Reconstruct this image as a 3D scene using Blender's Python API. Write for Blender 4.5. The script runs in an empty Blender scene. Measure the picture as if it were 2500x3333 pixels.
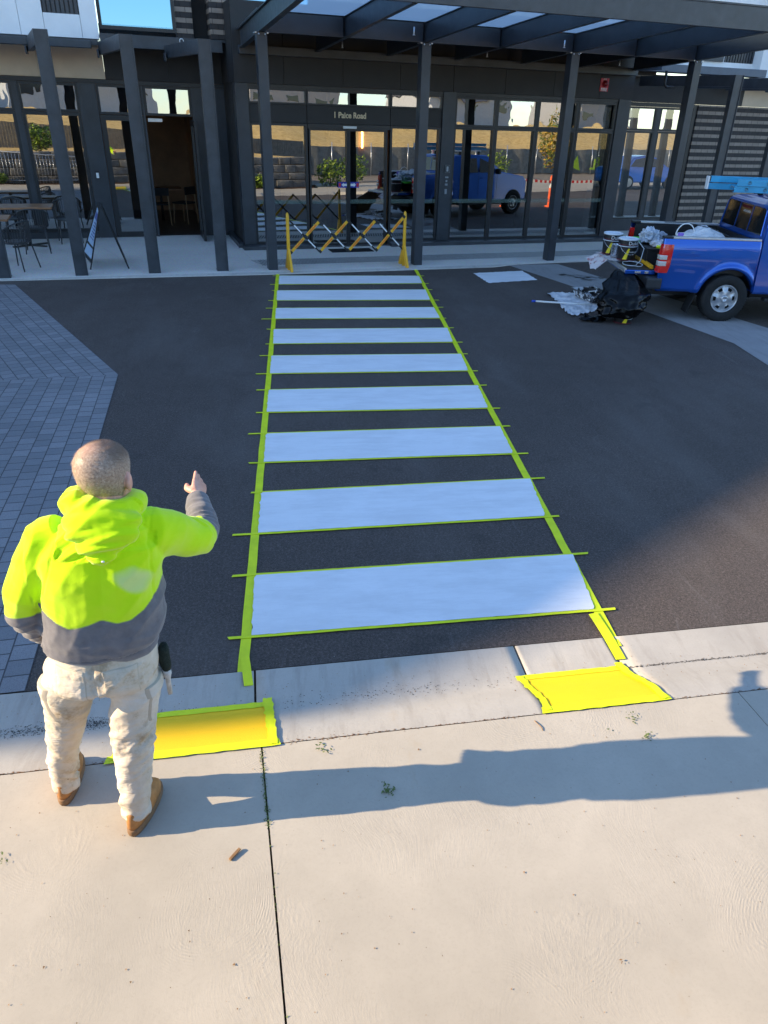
import bpy, bmesh, math, random
from mathutils import Vector, Matrix, noise
random.seed(7)
R = math.radians
SC = bpy.context.scene
COL = SC.collection

# ---------------------------------------------------------------- camera
def cam_axes(yaw, pitch, roll):
    cy, sy = math.cos(yaw), math.sin(yaw)
    f = Vector((sy*math.cos(pitch), cy*math.cos(pitch), -math.sin(pitch)))
    r = Vector((cy, -sy, 0)); u = r.cross(f)
    return r*math.cos(roll)+u*math.sin(roll), -r*math.sin(roll)+u*math.cos(roll), f
cr, cu, cf = cam_axes(0.150615, 0.507457, 0.0396268)
cd = bpy.data.cameras.new('camera'); cam = bpy.data.objects.new('camera', cd); COL.objects.link(cam)
cd.sensor_fit = 'VERTICAL'; cd.sensor_height = 36.0; cd.lens = 2418.6248/3333*36
cd.shift_x = -71.126/3333; cd.shift_y = 3.885/3333
cd.clip_start = .05; cd.clip_end = 600
m = Matrix((cr, cu, -cf)).transposed().to_4x4(); m.translation = Vector((0.35249, -3.59615, 2.8246))
cam.matrix_world = m
SC.camera = cam
# ---------------------------------------------------------------- light
EL = R(23.6); AZ = R(1.5)
SUN = Vector((-math.cos(EL)*math.cos(AZ), math.cos(EL)*math.sin(AZ), math.sin(EL)))
w = bpy.data.worlds.new('World'); SC.world = w; w.use_nodes = True
wn = w.node_tree.nodes; bg = wn['Background']
sky = wn.new('ShaderNodeTexSky'); sky.sky_type = 'NISHITA'; sky.sun_disc = False
sky.sun_elevation = EL; sky.sun_rotation = R(-90)+AZ; sky.air_density = 1.0; sky.dust_density = .2; sky.ozone_density = 3.6
w.node_tree.links.new(sky.outputs[0], bg.inputs[0]); bg.inputs[1].default_value = 0.15
sl = bpy.data.lights.new('sun', 'SUN'); sl.energy = 4.2; sl.angle = R(.42); sl.color = (1, .80, .54)
so = bpy.data.objects.new('sun', sl); COL.objects.link(so); so.rotation_euler = SUN.to_track_quat('Z', 'Y').to_euler()
SC.view_settings.view_transform = 'Standard'; SC.view_settings.look = 'None'
SC.view_settings.exposure = 1.5; SC.view_settings.gamma = 1
SC.cycles.max_bounces = 8; SC.cycles.transparent_max_bounces = 12

# ---------------------------------------------------------------- helpers
def bm_obj(name, bm, mt=None, parent=None, smooth=False, auto=None):
    me = bpy.data.meshes.new(name); bm.normal_update(); bm.to_mesh(me); bm.free()
    return me_obj(name, me, mt, parent, smooth, auto)
def me_obj(name, me, mt=None, parent=None, smooth=False, auto=None):
    o = bpy.data.objects.new(name, me); COL.objects.link(o)
    if mt is not None and not me.materials:
        for x in (mt if isinstance(mt, (list, tuple)) else [mt]): me.materials.append(x)
    if parent is not None: o.parent = parent
    if smooth or auto: me.shade_smooth()
    if auto:
        try: me.set_sharp_from_angle(angle=R(auto))
        except Exception: pass
    return o
def tag(o, label=None, cat=None, group=None, kind=None):
    if label: o['label'] = label
    if cat: o['category'] = cat
    if group: o['group'] = group
    if kind: o['kind'] = kind
    return o
def thing(name, label, cat, loc=(0, 0, 0), rz=0, group=None, parent=None):
    o = bpy.data.objects.new(name, None); COL.objects.link(o); o.location = loc; o.rotation_euler = (0, 0, rz)
    o.empty_display_size = .2
    return tag(o, label, cat, group)
def copy_tree(root, loc=None, rz=None, label=None, group=None):
    r = root.copy(); COL.objects.link(r)
    if loc is not None: r.location = loc
    if rz is not None: r.rotation_euler = (0, 0, rz)
    if label: r['label'] = label
    if group: r['group'] = group
    def rec(a, b):
        for ch in a.children:
            c = ch.copy(); COL.objects.link(c); c.parent = b; rec(ch, c)
    rec(root, r); return r
def B(bm, x0, x1, y0, y1, z0, z1, M=None, mi=0, bev=0):
    vs = [Vector((x, y, z)) for z in (z0, z1) for y in (y0, y1) for x in (x0, x1)]
    if M is not None: vs = [M @ v for v in vs]
    v = [bm.verts.new(c) for c in vs]
    fs = []
    for q in ((0, 2, 3, 1), (4, 5, 7, 6), (0, 1, 5, 4), (2, 6, 7, 3), (0, 4, 6, 2), (1, 3, 7, 5)):
        f = bm.faces.new([v[i] for i in q]); f.material_index = mi; fs.append(f)
    if bev:
        es = list({e for f in fs for e in f.edges})
        r = bmesh.ops.bevel(bm, geom=es, offset=bev, segments=2, affect='EDGES', profile=.6)
        for f in r['faces']: f.material_index = mi
    return v
def box(name, x0, x1, y0, y1, z0, z1, mt, parent=None, bev=0, M=None):
    bm = bmesh.new(); B(bm, x0, x1, y0, y1, z0, z1, M, 0, bev); return bm_obj(name, bm, mt, parent)
def frame_between(a, b):
    d = (b-a); z = d.normalized(); x = z.cross(Vector((0, 0, 1)))
    if x.length < 1e-4: x = Vector((1, 0, 0))
    x.normalize(); y = z.cross(x); M = Matrix((x, y, z)).transposed().to_4x4(); M.translation = a; return M, d.length
def bar(bm, a, b, w, h, mi=0, bev=0):
    a, b = Vector(a), Vector(b); M, L = frame_between(a, b); B(bm, -w/2, w/2, -h/2, h/2, 0, L, M, mi, bev)
def tube(bm, pts, rad, seg=10, mi=0, caps=True, flat=None):
    """swept tube; rad: number or list; flat: list of (rx,ry) multipliers"""
    pts = [Vector(p) for p in pts]; n = len(pts); rings = []
    up = None
    for i, p in enumerate(pts):
        d = (pts[min(i+1, n-1)]-pts[max(i-1, 0)]).normalized()
        if up is None:
            up = Vector((0, 0, 1)) if abs(d.z) < .9 else Vector((0, 1, 0))
        x = d.cross(up).normalized(); up = x.cross(d).normalized()
        r = rad[i] if isinstance(rad, (list, tuple)) else rad
        fx, fy = flat[i] if flat else (1, 1)
        rings.append([bm.verts.new(p+x*math.cos(2*math.pi*k/seg)*r*fx+up*math.sin(2*math.pi*k/seg)*r*fy) for k in range(seg)])
    for i in range(n-1):
        for k in range(seg):
            f = bm.faces.new((rings[i][k], rings[i][(k+1) % seg], rings[i+1][(k+1) % seg], rings[i+1][k])); f.material_index = mi; f.smooth = True
    if caps:
        f = bm.faces.new(list(reversed(rings[0]))); f.material_index = mi
        f = bm.faces.new(rings[-1]); f.material_index = mi
def loft(bm, rings, mi=0, caps=True, smooth=True):
    R_ = [[bm.verts.new(c) for c in r] for r in rings]; n = len(R_[0])
    for i in range(len(R_)-1):
        for k in range(n):
            f = bm.faces.new((R_[i][k], R_[i][(k+1) % n], R_[i+1][(k+1) % n], R_[i+1][k])); f.material_index = mi; f.smooth = smooth
    if caps:
        bm.faces.new(list(reversed(R_[0]))).material_index = mi; bm.faces.new(R_[-1]).material_index = mi
def ell(cx, cy, z, rx, ry, n=28, p=2.0, rot=0, tz=(0, 0)):
    out = []
    for k in range(n):
        a = 2*math.pi*k/n; c, s = math.cos(a), math.sin(a)
        x = math.copysign(abs(c)**(2/p), c)*rx; y = math.copysign(abs(s)**(2/p), s)*ry
        xx = x*math.cos(rot)-y*math.sin(rot); yy = x*math.sin(rot)+y*math.cos(rot)
        out.append(Vector((cx+xx, cy+yy, z+tz[0]*xx+tz[1]*yy)))
    return out
def lathe(bm, prof, seg=32, M=None, mi=0, mis=None):
    rings = []
    for r, z in prof:
        rr = []
        for k in range(seg):
            a = 2*math.pi*k/seg; v = Vector((r*math.cos(a), r*math.sin(a), z)); rr.append(bm.verts.new(M @ v if M is not None else v))
        rings.append(rr)
    for i in range(len(prof)-1):
        for k in range(seg):
            f = bm.faces.new((rings[i][k], rings[i][(k+1) % seg], rings[i+1][(k+1) % seg], rings[i+1][k])); f.smooth = True
            f.material_index = mis[i] if mis else mi
    return rings
def poly(bm, pts, z=None, mi=0):
    v = [bm.verts.new((p[0], p[1], z if z is not None else p[2])) for p in pts]
    f = bm.faces.new(v); f.material_index = mi; return f
def prism(bm, pts, z0, z1, mi=0):
    a = [bm.verts.new((p[0], p[1], z0)) for p in pts]; b = [bm.verts.new((p[0], p[1], z1)) for p in pts]; n = len(pts)
    bm.faces.new(b).material_index = mi; bm.faces.new(list(reversed(a))).material_index = mi
    for i in range(n): bm.faces.new((a[i], a[(i+1) % n], b[(i+1) % n], b[i])).material_index = mi
    bmesh.ops.recalc_face_normals(bm, faces=bm.faces)
def ball(bm, c, r, sc=(1, 1, 1), M=None, u=20, v=14):
    mm = Matrix.Translation(c) @ (M or Matrix.Identity(4)) @ Matrix.Diagonal((r*sc[0], r*sc[1], r*sc[2], 1))
    bmesh.ops.create_uvsphere(bm, u_segments=u, v_segments=v, radius=1, matrix=mm)
def evaluated(o):
    dg = bpy.context.evaluated_depsgraph_get(); me = bpy.data.meshes.new_from_object(o.evaluated_get(dg)); return me
def remeshed(bm, vox, smooth=2):
    me = bpy.data.meshes.new('t'); bm.to_mesh(me); bm.free()
    o = bpy.data.objects.new('t', me); COL.objects.link(o)
    md = o.modifiers.new('r', 'REMESH'); md.mode = 'VOXEL'; md.voxel_size = vox; md.use_smooth_shade = True
    if smooth:
        s = o.modifiers.new('s', 'SMOOTH'); s.factor = .5; s.iterations = smooth
    r = evaluated(o); bpy.data.objects.remove(o); return r
def text(name, body, size, mt, M, parent=None, ext=.003, align='CENTER', off=0.0):
    c = bpy.data.curves.new('t', 'FONT'); c.body = body; c.size = size; c.extrude = ext; c.align_x = align; c.align_y = 'CENTER'; c.offset = off
    c.resolution_u = 3
    o = bpy.data.objects.new('t', c); COL.objects.link(o); me = evaluated(o); bpy.data.objects.remove(o)
    me.transform(M); me.materials.clear(); me.materials.append(mt)
    return me_obj(name, me, None, parent)
def wallM(x, y, z, rz=0, tilt=0):     # text standing up, readable from -y
    return Matrix.Translation((x, y, z)) @ Matrix.Rotation(rz, 4, 'Z') @ Matrix.Rotation(R(90)-tilt, 4, 'X')

# ---------------------------------------------------------------- materials
class MT:
    def __init__(s, name):
        s.m = bpy.data.materials.new(name); s.m.use_nodes = True; s.t = s.m.node_tree; s.n = s.t.nodes
        s.b = s.n['Principled BSDF']; s.out = s.n['Material Output']
        s.co = s.n.new('ShaderNodeTexCoord').outputs['Object']
    def L(s, a, b): s.t.links.new(a, b)
    def set(s, a, v):
        if hasattr(v, 'node'): s.L(v, a)
        else: a.default_value = v
    def node(s, t, **k):
        n = s.n.new(t)
        for a, b in k.items(): setattr(n, a, b)
        return n
    def noise(s, scale, detail=4, rough=.6, vec=None, dist=0, out=0):
        n = s.node('ShaderNodeTexNoise'); n.inputs['Scale'].default_value = scale; n.inputs['Detail'].default_value = detail
        n.inputs['Roughness'].default_value = rough; n.inputs['Distortion'].default_value = dist
        s.L(vec or s.co, n.inputs['Vector']); return n.outputs[out]
    def voro(s, scale, feature='F1', vec=None, out=0):
        n = s.node('ShaderNodeTexVoronoi', feature=feature); n.inputs['Scale'].default_value = scale; s.L(vec or s.co, n.inputs['Vector']); return n.outputs[out]
    def ramp(s, f, stops, interp='LINEAR'):
        n = s.node('ShaderNodeValToRGB'); s.L(f, n.inputs[0]); cr_ = n.color_ramp; cr_.interpolation = interp
        while len(cr_.elements) < len(stops): cr_.elements.new(.5)
        for e, (p, c) in zip(cr_.elements, stops):
            e.position = p; e.color = (c, c, c, 1) if not hasattr(c, '__len__') else (*c[:3], 1)
        return n.outputs[0]
    def mix(s, f, a, b, mode='MIX'):
        n = s.node('ShaderNodeMix', data_type='RGBA', blend_type=mode)
        s.set(n.inputs[0], f)
        for i, c in ((6, a), (7, b)):
            if hasattr(c, 'node'): s.L(c, n.inputs[i])
            else: n.inputs[i].default_value = (*c[:3], 1) if hasattr(c, '__len__') else (c, c, c, 1)
        return n.outputs[2]
    def math(s, op, a, b=0.0, c=None):
        n = s.node('ShaderNodeMath', operation=op); s.set(n.inputs[0], a); s.set(n.inputs[1], b)
        if c is not None: s.set(n.inputs[2], c)
        return n.outputs[0]
    def mapping(s, scale=(1, 1, 1), rot=(0, 0, 0), vec=None):
        n = s.node('ShaderNodeMapping'); n.inputs['Scale'].default_value = scale; n.inputs['Rotation'].default_value = rot
        s.L(vec or s.co, n.inputs['Vector']); return n.outputs[0]
    def bump(s, h, strength=.3, dist=.01, nrm=None):
        n = s.node('ShaderNodeBump'); n.inputs['Strength'].default_value = strength; n.inputs['Distance'].default_value = dist
        s.L(h, n.inputs['Height'])
        if nrm is not None: s.L(nrm, n.inputs['Normal'])
        s.L(n.outputs[0], s.b.inputs['Normal']); return n.outputs[0]
    def col(s, c): s.set(s.b.inputs['Base Color'], c if hasattr(c, 'node') else (*c[:3], 1)); return s
    def rough(s, v): s.set(s.b.inputs['Roughness'], v); return s
def simple(name, c, rough=.6, metal=0, var=.12, vs=6, spec=.5, bump=0, bs=60, bd=.003, coat=0):
    q = MT(name)
    n = q.noise(vs, 5, .65)
    lo = tuple(x*(1-var) for x in c); hi = tuple(min(1, x*(1+var)) for x in c)
    q.col(q.ramp(n, [(.3, lo), (.7, hi)])); q.rough(q.math('MULTIPLY_ADD', q.noise(vs*3, 3), .2, rough-.1))
    q.b.inputs['Metallic'].default_value = metal; q.b.inputs['Specular IOR Level'].default_value = spec
    q.b.inputs['Coat Weight'].default_value = coat; q.b.inputs['Coat Roughness'].default_value = .05
    if bump: q.bump(q.noise(bs, 4), bump, bd)
    return q.m

def asphalt():
    q = MT('asphalt'); big = q.noise(.35, 6, .65); mid = q.noise(2.2, 6, .7)
    v = q.voro(260, out=1); sp = q.noise(420, 2, .6)
    base = q.ramp(big, [(.3, (.056, .043, .037)), (.7, (.082, .064, .055))])
    c = q.mix(q.math('MULTIPLY', mid, .5), base, (.046, .036, .032))
    c = q.mix(q.ramp(sp, [(.60, 0), (.70, .7)]), c, (.20, .18, .165))
    c = q.mix(q.math('MULTIPLY', q.ramp(q.noise(900, 1), [(.55, 0), (.65, 1)]), .5), c, (.16, .145, .13))
    c = q.mix(q.ramp(sp, [(.3, .7), (.42, 0)]), c, (.015, .015, .016))
    c = q.mix(.5, c, q.ramp(q.voro(130, out=1), [(.1, (.55,)*3), (.5, (1,)*3), (.9, (1.9,)*3)]), 'MULTIPLY')
    c = q.mix(.7, c, q.ramp(q.noise(55, 4, .75), [(.3, (.5,)*3), (.5, (1,)*3), (.7, (1.75,)*3)]), 'MULTIPLY')
    c = q.mix(q.math('MULTIPLY', q.ramp(q.noise(.9, 5, .6, q.mapping((1, .35, 1), (0, 0, .9))), [(.5, 0), (.68, 1)]), .30), c, (.15, .135, .125))
    c = q.mix(q.math('MULTIPLY', q.ramp(q.noise(1.4, 4, .6), [(.62, 0), (.70, 1)]), .35), c, (.03, .026, .024))
    fl = q.ramp(q.voro(9, out=0), [(.0, 1), (.035, 0)]); c = q.mix(q.math('MULTIPLY', fl, .6), c, (.5, .48, .45))
    # pale scuff arcs from tyres
    sc = q.ramp(q.noise(1.3, 3, .5, q.mapping((1, .18, 1), (0, 0, .5)), 1.5), [(.495, 0), (.5, .22), (.505, 0)])
    c = q.mix(q.math('MULTIPLY', sc, q.ramp(q.noise(.6, 2), [(.5, 0), (.65, 1)])), c, (.2, .19, .18))
    q.col(c); q.rough(q.math('MULTIPLY_ADD', mid, .25, .72)); q.b.inputs['Specular IOR Level'].default_value = .35
    q.bump(q.math('ADD', q.noise(300, 3, .7), q.math('MULTIPLY', q.voro(200), .8)), .8, .004); return q.m
def concrete(name, c=(.50, .435, .37), broom=True, dark=.0, scale=1.0):
    q = MT(name); big = q.noise(.8*scale, 6, .65); mid = q.noise(5*scale, 7, .7); fine = q.noise(90, 4, .7)
    a = tuple(x*.82 for x in c); b = tuple(min(1, x*1.08) for x in c)
    k = q.ramp(big, [(.28, a), (.68, b)])
    k = q.mix(q.math('MULTIPLY', q.ramp(mid, [(.35, 1), (.62, 0)]), .22), k, tuple(x*.72 for x in c))
    k = q.mix(q.math('MULTIPLY', q.ramp(fine, [(.3, 1), (.5, 0)]), .18), k, tuple(x*.6 for x in c))
    sp = q.ramp(q.voro(14), [(0, 1), (.05, 0)]); k = q.mix(q.math('MULTIPLY', sp, .7), k, (.10, .08, .06))
    rust = q.ramp(q.noise(1.7, 5, .7, q.mapping((1, .5, 1))), [(.63, 0), (.72, .45)])
    k = q.mix(rust, k, (c[0]*.86, c[1]*.74, c[2]*.6))
    q.col(k); q.rough(.85); q.b.inputs['Specular IOR Level'].default_value = .25
    if broom:
        # sponge-float swirls: bands bent by a big noise
        vv = q.node('ShaderNodeVectorMath', operation='ADD')
        nz = q.noise(1.1, 2, .45, out=1); sc_ = q.node('ShaderNodeVectorMath', operation='SCALE'); q.L(nz, sc_.inputs[0]); sc_.inputs[3].default_value = .7
        q.L(q.co, vv.inputs[0]); q.L(sc_.outputs[0], vv.inputs[1])
        ridge = q.noise(9, 4, .75, q.mapping((11, 2.2, 1), (0, 0, .2), vv.outputs[0]), .4)
        ridge = q.ramp(ridge, [(.42, 0), (.6, 1)])
        vd = q.voro(1.15, vec=vv.outputs[0]); ph = q.math('ADD', q.math('MULTIPLY', vd, 420), q.math('MULTIPLY', q.noise(9, 2), 9)); ring = q.math('MULTIPLY_ADD', q.math('SINE', ph), .5, .5)
        ring = q.math('MULTIPLY', ring, q.ramp(q.noise(26, 3, .6), [(.42, 0), (.6, 1)]))
        ridge = q.math('ADD', q.math('MULTIPLY', ridge, .45), q.math('MULTIPLY', ring, q.ramp(vd, [(.18, 0), (.3, 1), (.5, .2)])))
        msk = q.ramp(q.noise(1.9, 3, .5), [(.45, .05), (.60, 1)])
        h = q.math('ADD', q.math('MULTIPLY', ridge, msk), q.math('MULTIPLY', fine, .35))
        q.bump(h, .30, .0024)
    else:
        st_ = q.noise(3.2, 5, .7, q.mapping((3.2, .5, 1))); k = q.mix(q.math('MULTIPLY', q.ramp(st_, [(.5, 0), (.68, 1)]), .34), k, (c[0]*.55, c[1]*.52, c[2]*.5)); q.col(k)
        q.bump(q.math('ADD', fine, mid), .35, .003)
    return q.m
def exposed():
    q = MT('exposed_aggregate'); v = q.voro(70, out=1); big = q.noise(1.2, 5, .6)
    c = q.mix(.5, q.ramp(big, [(.3, (.68, .64, .58)), (.7, (.82, .78, .72))]), q.mix(.6, (.72, .68, .62), v, 'MULTIPLY'))
    d = q.ramp(q.voro(38), [(0, 1), (.22, 0)]); c = q.mix(q.math('MULTIPLY', d, .4), c, (.2, .18, .16))
    q.col(c); q.rough(.8); q.bump(q.voro(70), .6, .004); return q.m
def pavers():
    q = MT('paver'); uv = q.node('ShaderNodeUVMap').outputs[0]
    b = q.node('ShaderNodeTexBrick'); q.L(uv, b.inputs['Vector']); b.offset = .5
    b.inputs['Scale'].default_value = 1; b.inputs['Mortar Size'].default_value = .0045; b.inputs['Mortar Smooth'].default_value = .15
    b.inputs['Brick Width'].default_value = .135; b.inputs['Row Height'].default_value = .138; b.inputs['Bias'].default_value = 0
    b.inputs['Color1'].default_value = (.17, .175, .185, 1); b.inputs['Color2'].default_value = (.235, .235, .245, 1); b.inputs['Mortar'].default_value = (.055, .055, .06, 1)
    big = q.noise(.9, 4, .6); c = q.mix(.6, b.outputs[0], q.ramp(big, [(.3, (.75,)*3), (.7, (1.15,)*3)]), 'MULTIPLY')
    c = q.mix(q.ramp(q.noise(180, 3), [(.35, .5), (.5, 0)]), c, (.07, .07, .075))
    q.col(c); q.rough(.8)
    h = q.math('ADD', q.math('MULTIPLY', q.math('SUBTRACT', 1, b.outputs[1]), 2.0), q.math('MULTIPLY', q.noise(150, 3), .4))
    q.bump(h, .7, .006); return q.m
def bricks():
    q = MT('brick'); sx = q.node('ShaderNodeSeparateXYZ'); q.L(q.co, sx.inputs[0])
    cb = q.node('ShaderNodeCombineXYZ'); q.L(q.math('ADD', sx.outputs[0], sx.outputs[1]), cb.inputs[0]); q.L(sx.outputs[2], cb.inputs[1])
    b = q.node('ShaderNodeTexBrick'); q.L(cb.outputs[0], b.inputs['Vector']); b.offset = .5
    b.inputs['Scale'].default_value = 1; b.inputs['Mortar Size'].default_value = .005; b.inputs['Mortar Smooth'].default_value = .1
    b.inputs['Brick Width'].default_value = .2; b.inputs['Row Height'].default_value = .086
    b.inputs['Color1'].default_value = (1, 1, 1, 1); b.inputs['Color2'].default_value = (.8, .8, .8, 1); b.inputs['Mortar'].default_value = (.22, .2, .18, 1)
    row = q.math('FLOOR', q.math('DIVIDE', sx.outputs[2], .086)); alt = q.math('MODULO', row, 2.0)
    c = q.mix(alt, (.33, .26, .205), (.042, .034, .031)); c = q.mix(1, c, b.outputs[0], 'MULTIPLY')
    c = q.mix(.5, c, q.ramp(q.noise(9, 5), [(.3, (.7,)*3), (.7, (1.2,)*3)]), 'MULTIPLY')
    q.col(c); q.rough(.75); q.bump(q.math('SUBTRACT', 1, b.outputs[1]), .6, .006); return q.m
def glass(name, refl=.16, tint=(.42, .47, .46), ripple=.0, rs=3.0, gc=(.97, 1, 1)):
    q = MT(name); q.n.remove(q.b)
    fr = q.node('ShaderNodeFresnel'); fr.inputs[0].default_value = 1.55
    tr = q.node('ShaderNodeBsdfTransparent'); tr.inputs[0].default_value = (*tint, 1)
    gl = q.node('ShaderNodeBsdfGlossy'); gl.inputs['Roughness'].default_value = 0.0; gl.inputs[0].default_value = (*gc, 1)
    if ripple:
        bp = q.node('ShaderNodeBump'); bp.inputs['Strength'].default_value = 1; bp.inputs['Distance'].default_value = ripple
        q.L(q.noise(rs, 1.5, .4), bp.inputs['Height']); q.L(bp.outputs[0], gl.inputs['Normal'])
    f = q.math('MULTIPLY_ADD', fr.outputs[0], 1.0, refl); f = q.math('MINIMUM', f, 1.0)
    mx = q.node('ShaderNodeMixShader'); q.L(f, mx.inputs[0]); q.L(tr.outputs[0], mx.inputs[1]); q.L(gl.outputs[0], mx.inputs[2])
    q.L(mx.outputs[0], q.out.inputs[0]); return q.m
def emit(name, c, s):
    q = MT(name); q.col(c); q.b.inputs['Emission Color'].default_value = (*c, 1); q.b.inputs['Emission Strength'].default_value = s; return q.m

M_asph = asphalt(); M_conc = concrete('concrete_slab', (.445, .40, .328)); M_kerb = concrete('concrete_kerb', (.43, .40, .35), False)
M_band = concrete('concrete_band', (.29, .285, .28), False); M_exp = exposed(); M_pav = pavers(); M_brick = bricks()
M_steel = simple('charcoal_powdercoat', (.032, .037, .044), .38, 0, .25, 3, .5, .25, 160, .001)
M_steel2 = simple('charcoal_steel', (.040, .044, .050), .42, 0, .3, 4, .5, .3, 120, .0015)
M_frame = simple('window_frame_black', (.017, .0175, .019), .38, 0, .15, 5)
M_panel = simple('dark_cladding', (.027, .0245, .023), .62, 0, .12, 2)
M_cream = simple('cream_render', (.72, .57, .41), .8, 0, .08, 2, .3, .2, 80)
M_white = simple('white_render', (.82, .82, .81), .8, 0, .05, 2, .3, .2, 60)
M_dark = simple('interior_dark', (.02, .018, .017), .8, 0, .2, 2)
M_int = simple('interior_timber', (.30, .15, .07), .6, 0, .3, 2)
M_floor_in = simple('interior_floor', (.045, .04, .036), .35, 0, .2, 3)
M_glass = glass('facade_glass', .30, (.36, .41, .40), .00035, 2.2)
M_glassT = glass('toughened_glass', .36, (.30, .34, .34), .0026, 2.4)
M_glassU = glass('upper_glass', .42, (.10, .16, .2), .001, 1.0, (.34, .62, .82))
M_poly = MT('frosted_roof_panel'); _q = M_poly; _t = _q.node('ShaderNodeBsdfTransparent'); _t.inputs[0].default_value = (.62, .80, .92, 1); _l = _q.node('ShaderNodeBsdfTranslucent'); _l.inputs[0].default_value = (.75, .85, .92, 1)
_x = _q.node('ShaderNodeMixShader'); _x.inputs[0].default_value = .45; _q.L(_t.outputs[0], _x.inputs[1]); _q.L(_l.outputs[0], _x.inputs[2]); _q.L(_x.outputs[0], _q.out.inputs[0]); M_poly = M_poly.m
M_yel = simple('yellow_plastic', (.80, .40, .015), .45, 0, .08, 8)
M_black = simple('black_plastic', (.014, .014, .015), .45, 0, .2, 10)
M_wht = simple('white_plastic', (.72, .72, .70), .45, 0, .06, 8)
M_red = simple('red_sign', (.55, .02, .03), .45, 0, .05)
M_orange = simple('orange_plastic', (.85, .12, .02), .5, 0, .05)
M_alu = simple('aluminium', (.60, .61, .62), .35, .8, .1, 12)
M_chrome = simple('steel_tin', (.62, .64, .66), .28, .95, .15, 18, .5, .3, 30, .004)
M_gold = simple('brass_letter', (.62, .50, .33), .4, .3, .05)
M_blue = MT('blue_car_paint'); M_blue.col(M_blue.ramp(M_blue.noise(400, 2), [(.4, (.0, .065, .36)), (.7, (.0, .11, .52))])); M_blue.rough(.28); M_blue.b.inputs['Metallic'].default_value = .6; M_blue.b.inputs['Coat Weight'].default_value = 1; M_blue.b.inputs['Coat Roughness'].default_value = .03; M_blue = M_blue.m
M_tyre = simple('tyre_rubber', (.018, .0175, .017), .8, 0, .2, 12, .3, .4, 80)
M_rim = simple('silver_wheel', (.50, .50, .51), .35, .7, .1, 8)
M_cglass = simple('car_glass', (.006, .007, .007), .05, 0, .1, 2, .8)
M_tail = MT('tail_light_red'); M_tail.col((.62, .006, .008)); M_tail.rough(.12); M_tail.b.inputs['Coat Weight'].default_value = 1; M_tail.bump(M_tail.node('ShaderNodeTexWave').outputs[1], .3, .004); M_tail = M_tail.m
M_lens = simple('clear_lens', (.62, .60, .56), .12, .3, .2, 40, .7)
M_wood = simple('timber_top', (.34, .16, .07), .45, 0, .25, 9)
M_bronze = simple('chair_metal', (.05, .052, .055), .45, .2, .1)

def paintmat(name, c, grime=.35):
    q = MT(name); a = q.noise(3.5, 7, .72, q.mapping((.45, 1.6, 1))); f = q.noise(75, 5, .7)
    k = q.mix(q.math('MULTIPLY', q.ramp(a, [(.38, 1), (.56, 0)]), grime), c, tuple(x*.62 for x in c))
    k = q.mix(q.ramp(f, [(.62, 0), (.70, grime)]), k, tuple(x*.35 for x in c))
    k = q.mix(q.math('MULTIPLY', q.ramp(q.noise(1.6, 4), [(.35, 1), (.6, 0)]), .22), k, tuple(x*.75 for x in c))
    q.col(k); q.rough(.62); k = q.mix(q.math('MULTIPLY', q.ramp(q.noise(7, 5, .8, q.mapping((.25, 3, 1))), [(.5, 0), (.66, 1)]), grime*.7), k, tuple(x*.72 for x in c)); q.col(k)
    q.bump(q.noise(150, 4, .7), .5, .003); return q.m
M_pwhite = paintmat('wet_white_paint', (.74, .76, .78), .30)
M_pyel = paintmat('yellow_paint', (.94, .58, .003), .08)
def tapemat():
    q = MT('fluoro_tape'); n = q.noise(8, 4); q.col(q.ramp(n, [(.3, (.58, .68, .003)), (.7, (.74, .82, .005))])); q.rough(.5); q.bump(q.noise(60, 4), .35, .003)
    return q.m
M_tape = tapemat()

# ================================================================ SETTING (world: x across the crossing, y away, metres)
A = 0.2108241; O = Vector((-.129, 10.67, 0))
e1 = Vector((math.cos(A), math.sin(A), 0)); e2 = Vector((-math.sin(A), math.cos(A), 0))
def F(s, t, z=0.0): return O+e1*s+e2*t+Vector((0, 0, z))
def yed(x): return -.33+.0524*x      # asphalt / kerb edge
bm = bmesh.new(); poly(bm, [(-90, yed(-90)+.02), (90, yed(90)+.02), (90, 60), (-90, 60)], 0)
tag(bm_obj('road', bm, M_asph), kind='structure')
bm = bmesh.new(); poly(bm, [(-300, -300), (300, -300), (300, 300), (-300, 300)], -.12)
tag(bm_obj('ground', bm, simple('earth', (.12, .09, .06), .9)), kind='structure')

# apron slab of exposed aggregate
bm = bmesh.new()
def slab(bm, pts, z0, z1, mi=0):
    a = [bm.verts.new((p.x, p.y, z0)) for p in pts]; b = [bm.verts.new((p.x, p.y, z1)) for p in pts]; n = len(pts)
    bm.faces.new(b).material_index = mi
    for i in range(n): bm.faces.new((a[i], a[(i+1) % n], b[(i+1) % n], b[i])).material_index = mi
g_ = .006
slab(bm, [F(-14, .02), F(-2.6, -.05), F(-2.2, -.08), F(-3.3, 4.2), F(-14, 4.2)], -.05, .018)
slab(bm, [F(-2.2+g_, -.08), F(-.14, -.17), F(-.40, 4.2), F(-3.3+g_, 4.2)], -.05, .018)
slab(bm, [F(-.14+g_, -.17), F(4.3, -.22), F(6.1, -.16), F(30, -.2), F(30, 4.2), F(-.40+g_, 4.2)], -.05, .018)
tag(bm_obj('pavement', bm, M_exp), kind='structure')
bm = bmesh.new()
slab(bm, [F(-14, -.10), F(-4.5, -.10), F(-.14, -.35), F(4.3, -.40), F(4.9, -.22), F(6.2, -.18), F(30, -.3), F(30, -.205), F(6.1, -.165), F(4.3, -.225), F(-.14, -.175), F(-2.6, -.055), F(-14, .015)], -.05, .016)
tag(bm_obj('pavement_edge', bm, concrete('edge_concrete', (.58, .55, .50), False)), kind='structure')

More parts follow.
